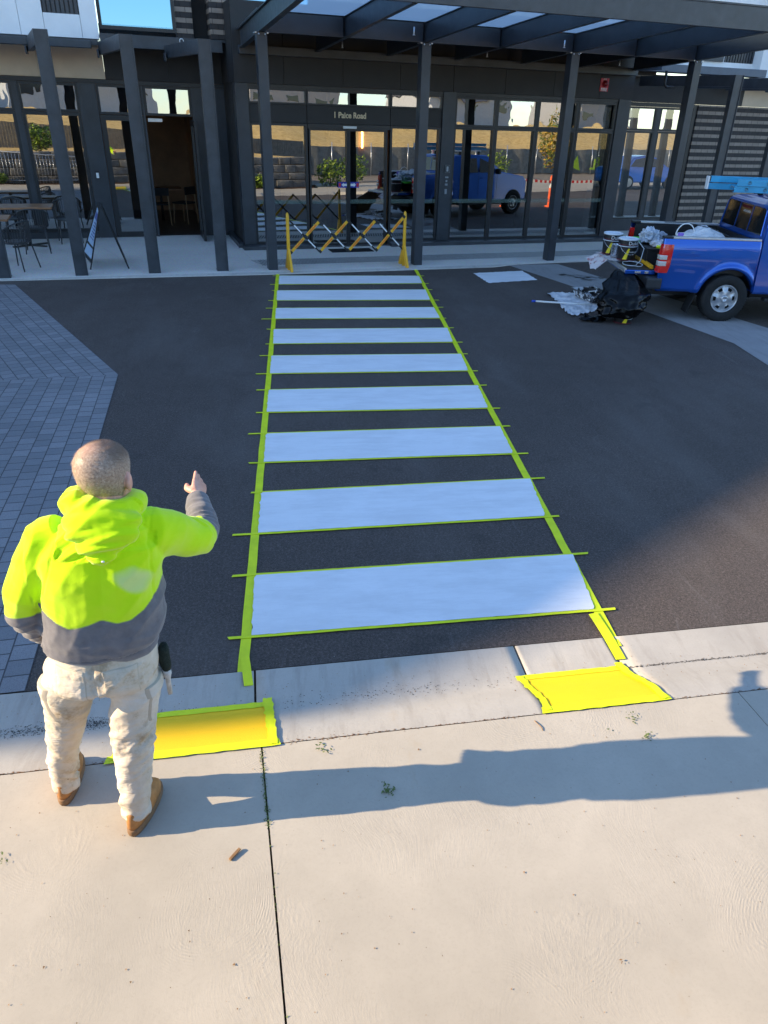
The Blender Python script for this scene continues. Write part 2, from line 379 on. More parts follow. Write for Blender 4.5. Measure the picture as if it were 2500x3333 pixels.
# concrete band crossing the road on the right
bm = bmesh.new(); poly(bm, [(4.486, 11.42), (5.03, 9.98), (5.63, 8.32), (6.35, 5.957), (6.284, 4.973), (6.2, 3.0), (7.4, 3.0), (7.331, 6.731), (6.45, 9.2), (5.584, 11.56)], .004)
tag(bm_obj('concrete_band', bm, M_band), kind='structure')
# black grip marks on the band
# pavers on the left
def paver_zone(bm, p0, p1, p2, p3, d):   # d: course direction; uv along it
    uvl = bm.loops.layers.uv.verify(); d = Vector(d).normalized(); n = Vector((-d.y, d.x)); o = Vector(p1)
    v = [bm.verts.new((q[0], q[1], .004)) for q in (p0, p1, p2, p3)]; f = bm.faces.new(v)
    for l in f.loops:
        q = Vector((l.vert.co.x, l.vert.co.y))-o; l[uvl].uv = (q.dot(d), q.dot(n))
bm = bmesh.new()
P1, P2, P3 = (-4.19, 9.37), (-1.71, 4.84), (-1.17, -.37)
paver_zone(bm, P1, P2, (-10.5, 3.6), (-12.9, 8.9), (P2[0]-P1[0], P2[1]-P1[1]))
paver_zone(bm, P2, P3, (-10.3, -.87), (-10.5, 3.6), (P3[0]-P2[0], P3[1]-P2[1]))
for f in bm.faces:
    if f.normal.z < 0: f.normal_flip()
bmesh.ops.recalc_face_normals(bm, faces=bm.faces)
tag(bm_obj('paving', bm, M_pav), kind='structure')

# kerb: gutter then roll up to the slab
ka = R(3.0); kd = Vector((math.cos(ka), math.sin(ka), 0)); kn = Vector((math.sin(ka), -math.cos(ka), 0))
KO = Vector((0, -.325, 0))
def KZ(v):
    if v < .26: return .008-.018*v/.26
    if v < .56:
        t = (v-.26)/.30; t = t*t*(3-2*t); return -.010+.082*t
    return .072
def K(x, v, dz=0): return KO+kd*x+kn*v+Vector((0, 0, KZ(v)+dz))
bm = bmesh.new()
vs_ = [0, .05, .12, .2, .26, .29, .32, .35, .38, .41, .44, .47, .50, .53, .56, .60, .622]
secs = [-30, -7.4, -4.4, .031, 1.545, 2.125, 5.1, 8.1, 40]
for a, b in zip(secs[:-1], secs[1:]):
    a += .006; b -= .006; nx = 24 if b-a < 5 else 6
    g = [[bm.verts.new(K(a+(b-a)*i/nx, v)+Vector((0, 0, .0012*noise.noise(Vector((i*1.7, v*9, a)))))) for v in vs_] for i in range(nx+1)]
    for i in range(nx):
        for j in range(len(vs_)-1):
            f = bm.faces.new((g[i][j], g[i][j+1], g[i+1][j+1], g[i+1][j])); f.smooth = True
    for i in (0, nx):
        low = [bm.verts.new(v.co+Vector((0, 0, -.1))) for v in g[i]]
        for j in range(len(vs_)-1): bm.faces.new((g[i][j], g[i][j+1], low[j+1], low[j]))
bmesh.ops.recalc_face_normals(bm, faces=bm.faces)
tag(bm_obj('kerb', bm, M_kerb), kind='structure')
# footpath slabs with open joints
bm = bmesh.new(); ZS = .072
def kp(x, v): p = KO+kd*x+kn*v; return p
def jx(y): return .097+(y+1.0)*(-.105)
slab(bm, [kp(-30, .627), kp(.058, .627), Vector((jx(-2.7)-.003, -2.75, 0)), Vector((-30, -3.4, 0))], -.05, ZS)
slab(bm, [kp(.066, .627), kp(2.610, .627), Vector((2.82, -2.75, 0)), Vector((jx(-2.7)+.005, -2.75, 0))], -.05, ZS)
slab(bm, [kp(2.615, .627), kp(40, .627), Vector((40, -5.4, 0)), Vector((9.6, -5.4, 0)), Vector((8.5, -2.75, 0)), Vector((2.826, -2.75, 0))], -.05, ZS)
bmesh.ops.recalc_face_normals(bm, faces=bm.faces)
tag(bm_obj('footpath', bm, M_conc), kind='structure')
# earth in joints
bm = bmesh.new()
B(bm, -30, 40, -5, .5, -.06, -.02)
tag(bm_obj('joint_filler', bm, simple('joint_dirt', (.05, .035, .022), .95)), kind='structure')

# ---- far side (seen in the glass): garden, grass bank
bm = bmesh.new()
prism(bm, [(-26, -2.76), (8.3, -2.76), (8.5, -3.2), (-26, -3.2)], -.05, .09)
tag(bm_obj('garden_bed', bm, simple('bark_mulch', (.10, .05, .03), .95, 0, .5, 30, .2, 1, 40, .03)), kind='structure')
M_dry = MT('dry_grass'); M_dry.col(M_dry.ramp(M_dry.noise(.9, 8, .8, M_dry.mapping((3, 3, .8))), [(.3, (.20, .12, .04)), (.42, (.62, .40, .13)), (.62, (.85, .60, .24)), (.78, (.34, .30, .09))])); M_dry.rough(.9); M_dry.bump(M_dry.noise(6, 8, .8), 1, .12); M_dry = M_dry.m
bm = bmesh.new(); nx, ny = 120, 34
g = []
for i in range(nx+1):
    row = []
    for j in range(ny+1):
        x = -60+160*i/nx; y = -13-42*j/ny; base = 1.2 if x < 3 else .1
        base = .1+1.1*max(0, min(1, (8-x)/6)); zz = base+(2.9-base)*min(1, max(0, (j-1)/12))+.45*noise.noise(Vector((x*.22, y*.3, 0)))*(j > 1)
        row.append(bm.verts.new((x, y, zz+.12*noise.noise(Vector((x*1.3, y*1.3, 5))))))
    g.append(row)
for i in range(nx):
    for j in range(ny): bm.faces.new((g[i][j], g[i][j+1], g[i+1][j+1], g[i+1][j])).smooth = True
bmesh.ops.recalc_face_normals(bm, faces=bm.faces)
tag(bm_obj('grass_bank', bm, M_dry), kind='structure')
bm = bmesh.new(); poly(bm, [(8.6, -5.42), (90, -5.42), (90, -13.2), (8.6, -13.2)], .03)
tag(bm_obj('gravel_verge', bm, simple('gravel', (.26, .22, .18), .95, 0, .4, 25, .2, .8, 60, .02)), kind='structure')
bm = bmesh.new(); prism(bm, [(-40, -3.62), (8.3, -3.62), (8.5, -13.2), (-40, -13.2)], -.05, 1.2)
tag(bm_obj('upper_terrace', bm, M_dry), kind='structure')

# ================================================================ CROSSING
ORD = ['first', 'second', 'third', 'fourth', 'fifth', 'sixth', 'seventh', 'eighth', 'ninth']
bars = [((.01, 10.18), (2.51, 10.27), (2.48, 9.65), (.01, 9.5)), ((-.01, 9.02), (2.46, 9.15), (2.42, 8.42), (0, 8.35)), ((0, 7.85), (2.4, 7.93), (2.39, 7.29), (0, 7.24)),
        ((-.01, 6.68), (2.4, 6.74), (2.35, 6.05), (0, 6.0)), ((-.01, 5.48), (2.35, 5.51), (2.31, 4.85), (-.01, 4.81)), ((-.01, 4.25), (2.31, 4.32), (2.27, 3.62), (-.01, 3.6)),
        ((0, 3.04), (2.27, 3.11), (2.24, 2.47), (0, 2.41)), ((0, 1.83), (2.25, 1.94), (2.19, 1.29), (0, 1.19)), ((0, .63), (2.22, .72), (2.15, .07), (.01, -.01))]
def ragged(a, b, n, amp, seed):
    a, b = Vector((*a, 0)), Vector((*b, 0)); d = (b-a); nr = Vector((-d.y, d.x, 0)).normalized()
    return [a+d*(i/n)+nr*amp*(noise.noise(Vector((i*.45, seed, 0)))+.5*noise.noise(Vector((i*1.7, seed, 3)))) for i in range(n)]
def tape(name, a, b, wd, z, label, group, cat='masking tape', seed=0, parent=None, zf=None):
    a, b = Vector((*a, 0)), Vector((*b, 0)); d = b-a; L = d.length; d.normalize(); nr = Vector((-d.y, d.x, 0)); n = max(4, int(L/.08))
    bm = bmesh.new(); pr = None
    for i in range(n+1):
        c = a+d*(L*i/n); e = 0.004*noise.noise(Vector((i*.3, seed*3.1, 1)))
        tear = .012*(random.random()-.5) if i in (0, n) else 0
        zz = z+.0015*noise.noise(Vector((i*.9, seed, 7)))
        q = []
        for s_ in (-1, 1):
            p = c+nr*(wd/2*s_+e)+d*tear*s_; p.z = zz if zf is None else zf(p)
            q.append(bm.verts.new(p))
        if pr: bm.faces.new((pr[0], q[0], q[1], pr[1]))
        pr = q
    bmesh.ops.recalc_face_normals(bm, faces=bm.faces)
    r = bmesh.ops.extrude_face_region(bm, geom=list(bm.faces))
    for v in r['geom']:
        if isinstance(v, bmesh.types.BMVert): v.co.z += .0018
    bmesh.ops.recalc_face_normals(bm, faces=bm.faces)
    o = bm_obj(name, bm, M_tape, parent)
    if parent is None: tag(o, label, cat, group)
    return o
for k, (tl, tr, br, bl) in enumerate(bars):
    pts = ragged(tl, tr, 70, .004, k)+ragged((tr[0]+.012, tr[1]), (br[0]+.012, br[1]), 26, .012, k+20)+ragged(br, bl, 70, .004, k+40)+ragged((bl[0]-.012, bl[1]), (tl[0]-.012, tl[1]), 26, .012, k+60)
    bm = bmesh.new(); v = [bm.verts.new((p.x, p.y, .0125)) for p in pts]; f = bm.faces.new(v); bmesh.ops.triangulate(bm, faces=[f])
    bmesh.ops.recalc_face_normals(bm, faces=bm.faces)
    for f in bm.faces:
        if f.normal.z < 0: f.normal_flip()
    where = ORD[8-k]+' white crossing bar counted from the kerb nearest the man' if k else 'white crossing bar farthest from the man, right before the yellow barrier'
    if k == 8: where = 'widest looking white crossing bar, nearest the concrete kerb, its right end catching sun'
    tag(bm_obj('crossing_bar', bm, M_pwhite), where, 'road marking', 'freshly painted white bars of the crossing')
    for e, (a, b) in (('far', (tl, tr)), ('near', (bl, br))):
        sg = 1 if e == 'far' else -1; ex = .03+.12*random.random(); ex2 = .02+.07*random.random()
        dd = (Vector(b)-Vector(a)).normalized()
        tape('masking_tape', (a[0]-.06-ex*dd.x, a[1]-ex*dd.y+sg*.010), (b[0]+.08+ex2, b[1]+ex2*dd.y+sg*.010), .024, .0085,
             f'green tape strip along the {e} edge of the {ORD[8-k]} white bar from the kerb', 'tape strips across the crossing', seed=k*2+(sg > 0))
tape('masking_tape', (-.034, 10.60), (-.034, -.34), .060, .005, 'long green tape line down the left side of the crossing, under the bar ends', 'long side tapes of the crossing', seed=50)
tape('masking_tape', (2.562, 11.17), (2.165, -.30), .062, .005, 'long green tape line down the right side of the crossing', 'long side tapes of the crossing', seed=51)
def kz(p):
    q = p-KO; return KZ(max(0, q.dot(kn)))+.004
tape('masking_tape', (-.03, -.2), (.004, -.44), .05, .0, 'torn tail of green tape running off the left line onto the kerb', 'tape tails on the kerb', seed=52, zf=kz)
tape('masking_tape', (2.13, .02), (2.145, -.41), .062, .0, 'torn tail of yellow tape running off the right line onto the sunlit kerb', 'tape tails on the kerb', seed=53, zf=lambda p: kz(p)+.002)
# white patch by the right
pp = [(3.61, 10.58), (4.64, 10.85), (4.70, 10.02), (3.71, 9.73)]
pts = []
for i in range(4): pts += ragged(pp[i], pp[(i+1) % 4], 26, .03, 90+i)
bm = bmesh.new(); f = bm.faces.new([bm.verts.new((p.x, p.y, .006)) for p in pts]); bmesh.ops.triangulate(bm, faces=[f]); bmesh.ops.recalc_face_normals(bm, faces=bm.faces)
for f in bm.faces:
    if f.normal.z < 0: f.normal_flip()
tag(bm_obj('paint_patch', bm, M_pwhite), 'ragged white painted rectangle on the asphalt before the third canopy post', 'road marking')
# black marks on the band
bm = bmesh.new()
for i in range(26):
    c = Vector((5.25+.55*random.random()+(.35 if i > 12 else 0), 10.6-.35*random.random()-(.25 if i > 12 else 0), .0085)); a = random.choice((.6, -.7))+random.uniform(-.2, .2)
    l = .05+.06*random.random(); d = Vector((math.cos(a), math.sin(a), 0)); n = Vector((-d.y, d.x, 0))*.016
    bm.faces.new([bm.verts.new(c+q) for q in (-d*l-n, d*l-n, d*l+n, -d*l+n)])
tag(bm_obj('scuff_marks', bm, M_black), 'black criss-cross rubber scuffs on the grey concrete band', 'scuff marks')

# yellow kerb panels, draped on the roll kerb
def drape(bm, x0, x1, v0, v1, dz, nx=14, nv=12, sk=0, rag=0, x0b=None, x1b=None, seed=0):
    g = []
    for i in range(nx+1):
        row = []
        for j in range(nv+1):
            t = j/nv; xa = x0+((x0b if x0b is not None else x0)-x0)*t; xb = x1+((x1b if x1b is not None else x1)-x1)*t
            x = xa+(xb-xa)*i/nx; v = v0+(v1-v0)*t
            if rag: x += rag*noise.noise(Vector((j*.7, seed, i))); v += rag*noise.noise(Vector((i*.7, seed, j+9)))
            row.append(bm.verts.new(K(x, v, dz+(rag*.25*abs(noise.noise(Vector((i*.8, j*.8, seed))))))))
        g.append(row)
    for i in range(nx):
        for j in range(nv): bm.faces.new((g[i][j], g[i][j+1], g[i+1][j+1], g[i+1][j])).smooth = True
    bmesh.ops.recalc_face_normals(bm, faces=bm.faces)
for nm, xa, xb, xab, xbb, v0, v1, lab in (('L', -.46, .075, -.60, .095, .275, .60, 'orange-yellow painted rectangle on the kerb, in shade beside the man\'s right leg'),
                                     ('R', 1.52, 2.085, 1.55, 2.16, .275, .59, 'bright yellow painted rectangle on the sunlit kerb at the right end of the crossing')):
    bm = bmesh.new(); drape(bm, xa-.02, xb+.02, v0-.01, v1+.015, .0045, x0b=xab-.02, x1b=xbb+.02)
    for f in bm.faces:
        if f.normal.z < 0: f.normal_flip()
    tag(bm_obj('kerb_paint', bm, M_pyel), lab, 'painted kerb', 'yellow painted kerb panels')
    side = 'shaded left' if nm == 'L' else 'sunlit right'
    T_ = (('far', (xa-.045, xb+.045, v0-.030, v0+.008, xa-.045, xb+.045)), ('near', (xab-.05, xbb+.05, v1-.006, v1+.040, xab-.06, xbb+.06)),
          ('left', (xa-.036, xa+.002, v0-.02, v1+.02, xab-.04, xab)), ('right', (xb-.004, xb+.045, v0-.05, v1+.03, xbb, xbb+.045)))
    for q, (a, b, c, d, e, f_) in T_:
        bm = bmesh.new(); long_ = q in ('far', 'near')
        drape(bm, a, b, c, d, {'far': .0075, 'near': .0085, 'left': .0105, 'right': .012}[q], 18 if long_ else 5, 4 if long_ else 16, rag=.006 if long_ else .012, x0b=e, x1b=f_, seed=hash(q+nm) % 7 if False else ord(q[0])+ord(nm))
        for f in bm.faces:
            if f.normal.z < 0: f.normal_flip()
        tag(bm_obj('masking_tape', bm, M_tape), f'{q} edge tape around the {side} yellow kerb panel', 'masking tape', 'tapes framing the yellow kerb panels')

# ================================================================ BUILDING  (local frame s,t,z)
bld = thing('apartment_building', 'dark clad apartment building with glazed entrance, open cafe door and brick wing', 'building', O, A)
def bx(name, s0, s1, t0, t1, z0, z1, mt, parent=bld, bev=0): return box(name, s0, s1, t0, t1, z0, z1, mt, parent, bev)
TI = math.tan(R(1.1))
def window(s0, s1, z0, z1, t, glassm=M_glass, fw=.045, dp=.07, parent=bld, name='window', mulls=(), sill=None):
    bm = bmesh.new()
    B(bm, s0, s1, t-.02, t+dp, z1-fw, z1); B(bm, s0, s1, t-.02, t+dp, z0, z0+fw)
    B(bm, s0, s0+fw, t-.02, t+dp, z0+fw, z1-fw); B(bm, s1-fw, s1, t-.02, t+dp, z0+fw, z1-fw)
    for q in mulls: B(bm, q-.02, q+.02, t-.015, t+dp-.01, z0+fw, z1-fw)
    w_ = bm_obj(name, bm, M_frame, parent)
    bm = bmesh.new(); h = (z1-z0-2*fw)
    a = [(s0+fw, t+.012, z0+fw), (s1-fw, t+.012, z0+fw), (s1-fw, t+.012+TI*h, z1-fw), (s0+fw, t+.012+TI*h, z1-fw)]
    bm.faces.new([bm.verts.new(p) for p in a]); bm_obj('pane', bm, glassm, w_); return w_
TG = 2.3
# fascia panels
bm = bmesh.new(); js = [-.14, .80, 1.97, 3.16, 4.32, 5.5, 6.66, 7.81, 8.68]
B(bm, -.12, 8.66, TG-.03, TG+.2, 3.01, 4.3)
for a, b in zip(js[:-1], js[1:]): B(bm, a+.004, b-.004, TG-.06, TG-.031, 3.0, 4.3, None, 0, .002)
bm_obj('fascia', bm, M_panel, bld)
bm = bmesh.new(); B(bm, -.12, -.02, TG+.2, 3.94, 0, 4.3); B(bm, -.145, -.119, TG-.0, 3.0, 3.0, 4.3); B(bm, -.145, -.119, 3.01, 3.9, 3.0, 4.3)
bm_obj('side_wall', bm, M_panel, bld); bx('side_wall', 8.45, 8.66, TG+.2, 3.5, 3.0, 4.3, M_panel)
for i, (a, b) in enumerate(((-.14, .10), (4.12, 4.40), (8.36, 8.68))):
    o = bx('pilaster', a, b, TG-.05, TG+.22, .09, 2.998, M_steel, bev=.004)
bx('head_trim', .102, 8.355, TG-.025, TG+.12, 2.93, 2.995, M_frame)
bm = bmesh.new()
for a, b, t0 in ((-.2, 1.25, 1.98), (2.97, 8.74, 1.98)): B(bm, a, b, t0, TG+.25, .0, .088, None, 0, .004)
B(bm, 1.252, 2.968, 2.14, TG+.25, 0, .035); bm_obj('plinth', bm, M_steel2, bld)
bx('return_plinth', -.26, -.15, 2.3, 3.9, 0, .10, M_steel2)
for a, b in ((.105, 1.235), (1.245, 2.975), (2.985, 4.115)): window(a, b, 2.67, 2.928, TG, M_glassT, .03, name='clerestory_window')
for a, b in ((.105, 1.235), (1.245, 2.975), (2.985, 4.115)): bx('sign_band', a, b, TG-.01, TG+.08, 2.345, 2.665, M_panel, bev=.006)
window(.105, 1.24, .092, 2.34, TG); window(2.985, 4.115, .092, 2.34, TG)
for a, b in ((4.405, 5.375), (5.38, 6.365), (6.37, 7.365), (7.375, 8.355)):
    window(a, b, 2.36, 2.925, TG, M_glassT); window(a, b, .092, 2.355, TG)
# sliding doors
dr = bx('door_header', 1.245, 2.975, TG-.03, TG+.12, 2.262, 2.342, M_frame)
bx('door_sensor', 1.97, 2.25, TG-.07, TG-.031, 2.272, 2.318, M_wht, dr, .008)
for a, b in ((1.27, 2.09), (2.095, 2.93)):
    o = window(a, b, .04, 2.26, TG+.01, fw=.035, dp=.05, name='sliding_door')
    bm = bmesh.new(); c = 2.09 if a < 2 else 2.10; s_ = -1 if a < 2 else 1
    B(bm, min(c+s_*.02, c+s_*.22), max(c+s_*.02, c+s_*.22), TG-.004, TG+.003, 1.17, 1.28); q = bm_obj('arrow_sticker', bm, simple('blue_sticker', (.01, .03, .30), .4), o)
    bm = bmesh.new(); x0 = c+s_*.035; x1 = c+s_*.15; zc = 1.225
    P_ = [(x0, zc-.022), (x1-s_*.045, zc-.022), (x1-s_*.045, zc-.042), (x1, zc), (x1-s_*.045, zc+.042), (x1-s_*.045, zc+.022), (x0, zc+.022)]
    bm.faces.new([bm.verts.new((x, TG-.006, z)) for x, z in P_]); bm_obj('arrow', bm, M_wht, q)
    bm = bmesh.new(); B(bm, min(c+s_*.165, c+s_*.21), max(c+s_*.165, c+s_*.21), TG-.007, TG-.005, 1.19, 1.26); bm_obj('warning_square', bm, M_red, q)
# visibility strips on the glass
M_dec = MT('frosted_strip'); M_dec.col((.30, .42, .36)); M_dec.b.inputs['Alpha'].default_value = .22; M_dec.rough(.6); M_dec = M_dec.m
bm = bmesh.new()
for a, b in ((.16, 1.19), (1.31, 2.05), (2.13, 2.89), (3.03, 4.07), (4.45, 5.33), (5.43, 6.32), (6.42, 7.32), (7.42, 8.31)):
    for z in ((.86, .94),): bm.faces.new([bm.verts.new(p) for p in ((a, TG+.004, z[0]), (b, TG+.004, z[0]), (b, TG+.004, z[1]), (a, TG+.004, z[1]))])
bm_obj('glass_strip', bm, M_dec, bld)
text('street_address', '1 Paice Road', .122, M_gold, wallM(2.12, TG-.016, 2.505) @ Matrix.Diagonal((1.08, 1.22, 1, 1)), bld, .006, off=.0028)
# intercom on pilaster
ic = bx('intercom', 4.225, 4.345, TG-.066, TG-.0505, 1.47, 1.63, M_black)
bm = bmesh.new()
for (a, b, c, d) in ((4.229, 4.341, 1.474, 1.478), (4.229, 4.341, 1.622, 1.626), (4.229, 4.233, 1.478, 1.622), (4.337, 4.341, 1.478, 1.622), (4.262, 4.31, 1.50, 1.60)): B(bm, a, b, TG-.069, TG-.0665, c, d)
bm_obj('outline', bm, simple('grey_print', (.3, .32, .34), .5), ic)
M_btn = simple('grey_button', (.22, .24, .26), .4)
for (a, b, c, d) in ((4.25, 4.32, 1.37, 1.40), (4.26, 4.30, 1.29, 1.33), (4.25, 4.31, 1.22, 1.26), (4.25, 4.30, 1.05, 1.15)): bx('call_button', a, b, TG-.064, TG-.0505, c, d, M_btn)
# entry interior
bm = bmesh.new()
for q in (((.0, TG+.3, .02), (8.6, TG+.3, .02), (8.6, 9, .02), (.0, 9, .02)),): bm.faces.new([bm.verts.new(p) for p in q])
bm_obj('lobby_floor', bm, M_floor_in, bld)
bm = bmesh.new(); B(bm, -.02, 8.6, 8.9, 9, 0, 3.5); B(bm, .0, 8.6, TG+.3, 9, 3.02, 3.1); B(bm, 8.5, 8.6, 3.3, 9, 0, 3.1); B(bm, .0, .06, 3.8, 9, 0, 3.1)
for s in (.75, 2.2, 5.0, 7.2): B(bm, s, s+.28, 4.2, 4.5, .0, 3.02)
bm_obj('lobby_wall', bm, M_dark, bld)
bm = bmesh.new(); B(bm, 1.4, 2.9, 6.2, 6.6, .02, 1.05); B(bm, 3.2, 4.1, 5.4, 5.5, .02, 2.9); bm_obj('reception_desk', bm, M_int, bld)
bx('wall_lamp', 3.28, 3.32, 5.33, 5.37, 1.75, 2.2, emit('warm_lamp', (1, .5, .15), 9))
# cafe wall
TC = 3.94
def cwall(name, s0, s1, z0, z1, mt, th=.1, t=TC): return bx(name, s0, s1, t, t+th, z0, z1, mt)
bm = bmesh.new()
for a, b in ((-9, -6.2), (-6.196, -5.0), (-4.996, -3.6), (-3.596, -2.41)): B(bm, a, b, TC-.02, TC+.1, 2.97, 3.6)
bm_obj('cream_fascia', bm, M_cream, bld)
bm = bmesh.new()
for a, b in ((-2.406, -1.2), (-1.196, -.122)): B(bm, a, b, TC-.02, TC+.1, 2.97, 3.9)
bm_obj('dark_fascia', bm, M_panel, bld)
bx('cafe_head', -9, -.122, TC-.05, TC+.1, 2.89, 2.965, M_frame)
bm = bmesh.new(); B(bm, -2.96, -2.62, TC-.04, TC+.12, 0, 2.888); B(bm, -1.775, -1.735, TC-.02, TC+.1, 0, 2.888); B(bm, -.80, -.122, TC-.01, TC+.1, 0, 2.888); bm_obj('cafe_pier', bm, M_steel, bld)
for a, b in ((-7.2, -6.15), (-6.1, -5.2), (-5.15, -4.14), (-4.03, -2.965)):
    window(a, b, 2.38, 2.885, TC, M_glassT, name='cafe_window'); window(a, b, .15, 2.375, TC, fw=.06, name='cafe_window')
bx('cafe_sill', -9, -2.965, TC-.04, TC+.1, 0, .148, M_steel)
bx('cafe_mullion', -4.139, -4.031, TC-.03, TC+.1, .149, 2.888, M_steel)
window(-2.615, -1.78, 2.36, 2.885, TC, M_glassT, name='cafe_window'); window(-1.73, -.805, 2.36, 2.885, TC, M_glassT, name='cafe_window')
cd_ = window(-2.61, -1.78, .03, 2.35, TC, fw=.10, dp=.05, name='cafe_door')
bm = bmesh.new(); tube(bm, [(-1.86, TC-.035, .75), (-1.86, TC-.07, .78), (-1.86, TC-.07, 1.19), (-1.86, TC-.035, 1.22)], .012, 8); bm_obj('handle', bm, M_alu, cd_)
bx('door_closer', -1.70, -1.42, TC-.045, TC-.02, 2.25, 2.31, M_alu)
# open leaf
bm = bmesh.new()
for (t0, t1, z0, z1) in ((3.12, 3.22, .03, 2.3), (3.8, 3.9, .03, 2.3), (3.22, 3.8, .03, .15), (3.22, 3.8, 2.2, 2.3)): B(bm, -.87, -.82, t0, t1, z0, z1)
lf = bm_obj('cafe_door', bm, M_frame, bld); bm = bmesh.new(); bm.faces.new([bm.verts.new(p) for p in ((-.845, 3.22, .15), (-.845, 3.8, .15), (-.845, 3.8, 2.2), (-.845, 3.22, 2.2))]); bm_obj('pane', bm, M_glass, lf)
kp_ = bx('keypad', -2.86, -2.79, TC-.06, TC-.041, 1.17, 1.33, M_black); bx('keypad_face', -2.85, -2.80, TC-.065, TC-.0605, 1.19, 1.29, M_wht, kp_)
# cafe interior
bm = bmesh.new(); bm.faces.new([bm.verts.new(p) for p in ((-9, TC+.1, .02), (-.15, TC+.1, .02), (-.15, 10, .02), (-9, 10, .02))]); bm_obj('cafe_floor', bm, M_floor_in, bld)
bm = bmesh.new(); B(bm, -9, -.13, 8.2, 8.3, 0, 3.1); B(bm, -9, -.13, TC+.12, 8.3, 3.0, 3.1); B(bm, -.6, -.13, TC+.12, 8.3, 0, 3.0); B(bm, -9.1, -9, TC, 8.3, 0, 3.1); bm_obj('cafe_inner_wall', bm, M_int, bld)
# upper floors left: white render with louvre windows, gutter
TW = 3.02
bm = bmesh.new()
for a, b in ((-9, -4.9), (-4.894, -3.72), (-3.714, -3.32), (-2.70, -2.42)): B(bm, a, b, TW, TW+.3, 3.60, 9)
B(bm, -9, -2.5, TW+.31, TW+.33, 3.6, 9)
B(bm, -3.314, -2.706, TW, TW+.3, 3.60, 3.955); B(bm, -3.314, -2.706, TW, TW+.3, 6.0, 9)
B(bm, -2.44, -2.42, TW+.301, TC+.2, 3.60, 9)
bm_obj('white_wall', bm, M_white, bld)
def louvre(s0, s1, z0, z1, t):
    bm = bmesh.new(); B(bm, s0, s1, t+.12, t+.14, z0, z1)
    n = int((s1-s0)/.075)
    for i in range(n): x = s0+(s1-s0)*(i+.5)/n; B(bm, x-.026, x+.026, t+.06, t+.10, z0, z1)
    bm_obj('louvre_screen', bm, M_steel2, bld)
louvre(-3.312, -2.708, 3.957, 5.99, TW); louvre(-4.886, -4.3, 4.1, 5.99, TW)
bm = bmesh.new(); B(bm, -4.6, -4.3, TW-.012, TW-.002, 4.02, 6)
bm_obj('louvre_frame', bm, M_steel2, bld)
bx('gutter', -9, -2.58, 2.80, 3.01, 3.44, 3.56, M_steel2, bev=.01)
bx('awning_soffit', -9, -2.45, 3.02, 3.9, 3.50, 3.59, M_steel)
bx('awning_channel', -2.415, -.22, 2.98, 3.05, 3.49, 3.69, M_steel2); bx('awning_roof', -2.415, -.15, 3.051, 3.93, 3.66, 3.70, M_steel2)
window(-2.40, -1.02, 3.78, 5.4, 3.30, M_glassU, .06, name='upper_window')
bm = bmesh.new(); B(bm, -1.01, -.70, 3.32, 3.6, 3.71, 9); bm_obj('brick_pier', bm, M_brick, bld)
bx('recess_wall', -.698, -.40, 3.6, 3.7, 3.71, 9, M_dark)
bm = bmesh.new(); B(bm, -.40, .02, 3.06, 3.6, 3.71, 9); bm_obj('brick_pier', bm, M_brick, bld)
bm = bmesh.new(); B(bm, .021, 1.6, 3.2, 3.6, 3.5, 4.24); B(bm, 1.6, 9.9, 3.2, 3.6, 3.5, 9); bm_obj('brick_wall', bm, M_brick, bld)
window(.03, 1.59, 4.25, 6.2, 3.22, M_glassU, .05, name='upper_window')
# right wing
TR_ = 3.5
bm = bmesh.new(); B(bm, 8.70, 12.84, TR_-.02, TR_+.1, 2.97, 3.56); bm_obj('dark_fascia', bm, M_panel, bld)
bm = bmesh.new(); B(bm, 12.845, 20, TR_-.02, TR_+.1, 2.97, 3.44); bm_obj('cream_fascia', bm, M_cream, bld)
bx('gutter', 12.3, 20, 2.9, 3.45, 3.42, 3.56, M_steel2, bev=.01)
bx('wing_head', 8.70, 11.4, TR_-.03, TR_+.1, 2.88, 2.968, M_frame)
for a, b in ((8.72, 9.44), (9.46, 10.33), (10.42, 11.33)):
    window(a, b, 2.355, 2.878, TR_, M_glassT); window(a, b, .30, 2.35, TR_)
bx('wing_sill', 8.70, 11.4, TR_-.03, TR_+.1, 0, .298, M_steel)
bx('wing_mullion', 10.332, 10.418, TR_-.02, TR_+.1, .299, 2.878, M_steel)
bm = bmesh.new(); B(bm, 11.5, 22, TR_-.05, TR_+.3, 0, 2.966); bm_obj('brick_wall', bm, M_brick, bld)
bm = bmesh.new(); B(bm, 11.38, 11.5, TR_-.02, TR_+.2, 0, 2.966); bm_obj('wing_pier', bm, M_frame, bld)
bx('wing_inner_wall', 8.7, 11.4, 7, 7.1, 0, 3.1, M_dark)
bm = bmesh.new(); B(bm, 9.3, 12.84, 2.86, 3.46, 3.60, 3.76, None, 0, .01); B(bm, 9.3, 9.34, 2.2, 2.85, 3.60, 3.76)
bm_obj('awning_roof', bm, simple('blue_grey_metal', (.10, .12, .15), .5), bld)
bm = bmesh.new(); B(bm, 9.9, 12.0, 3.48, 3.7, 3.78, 9); B(bm, 12.9, 24, 3.2, 3.5, 3.60, 9); B(bm, 12.001, 12.899, 3.48, 3.7, 4.5, 9); B(bm, 12.001, 12.899, 3.48, 3.7, 3.78, 3.9)
bm_obj('white_wall', bm, M_white, bld)
louvre(12.003, 12.897, 3.902, 4.498, 3.42); louvre(13.3, 14.6, 4.1, 5.9, 3.06)
bx('louvre_frame', 11.2, 11.95, 3.44, 3.475, 3.9, 4.4, M_steel2)
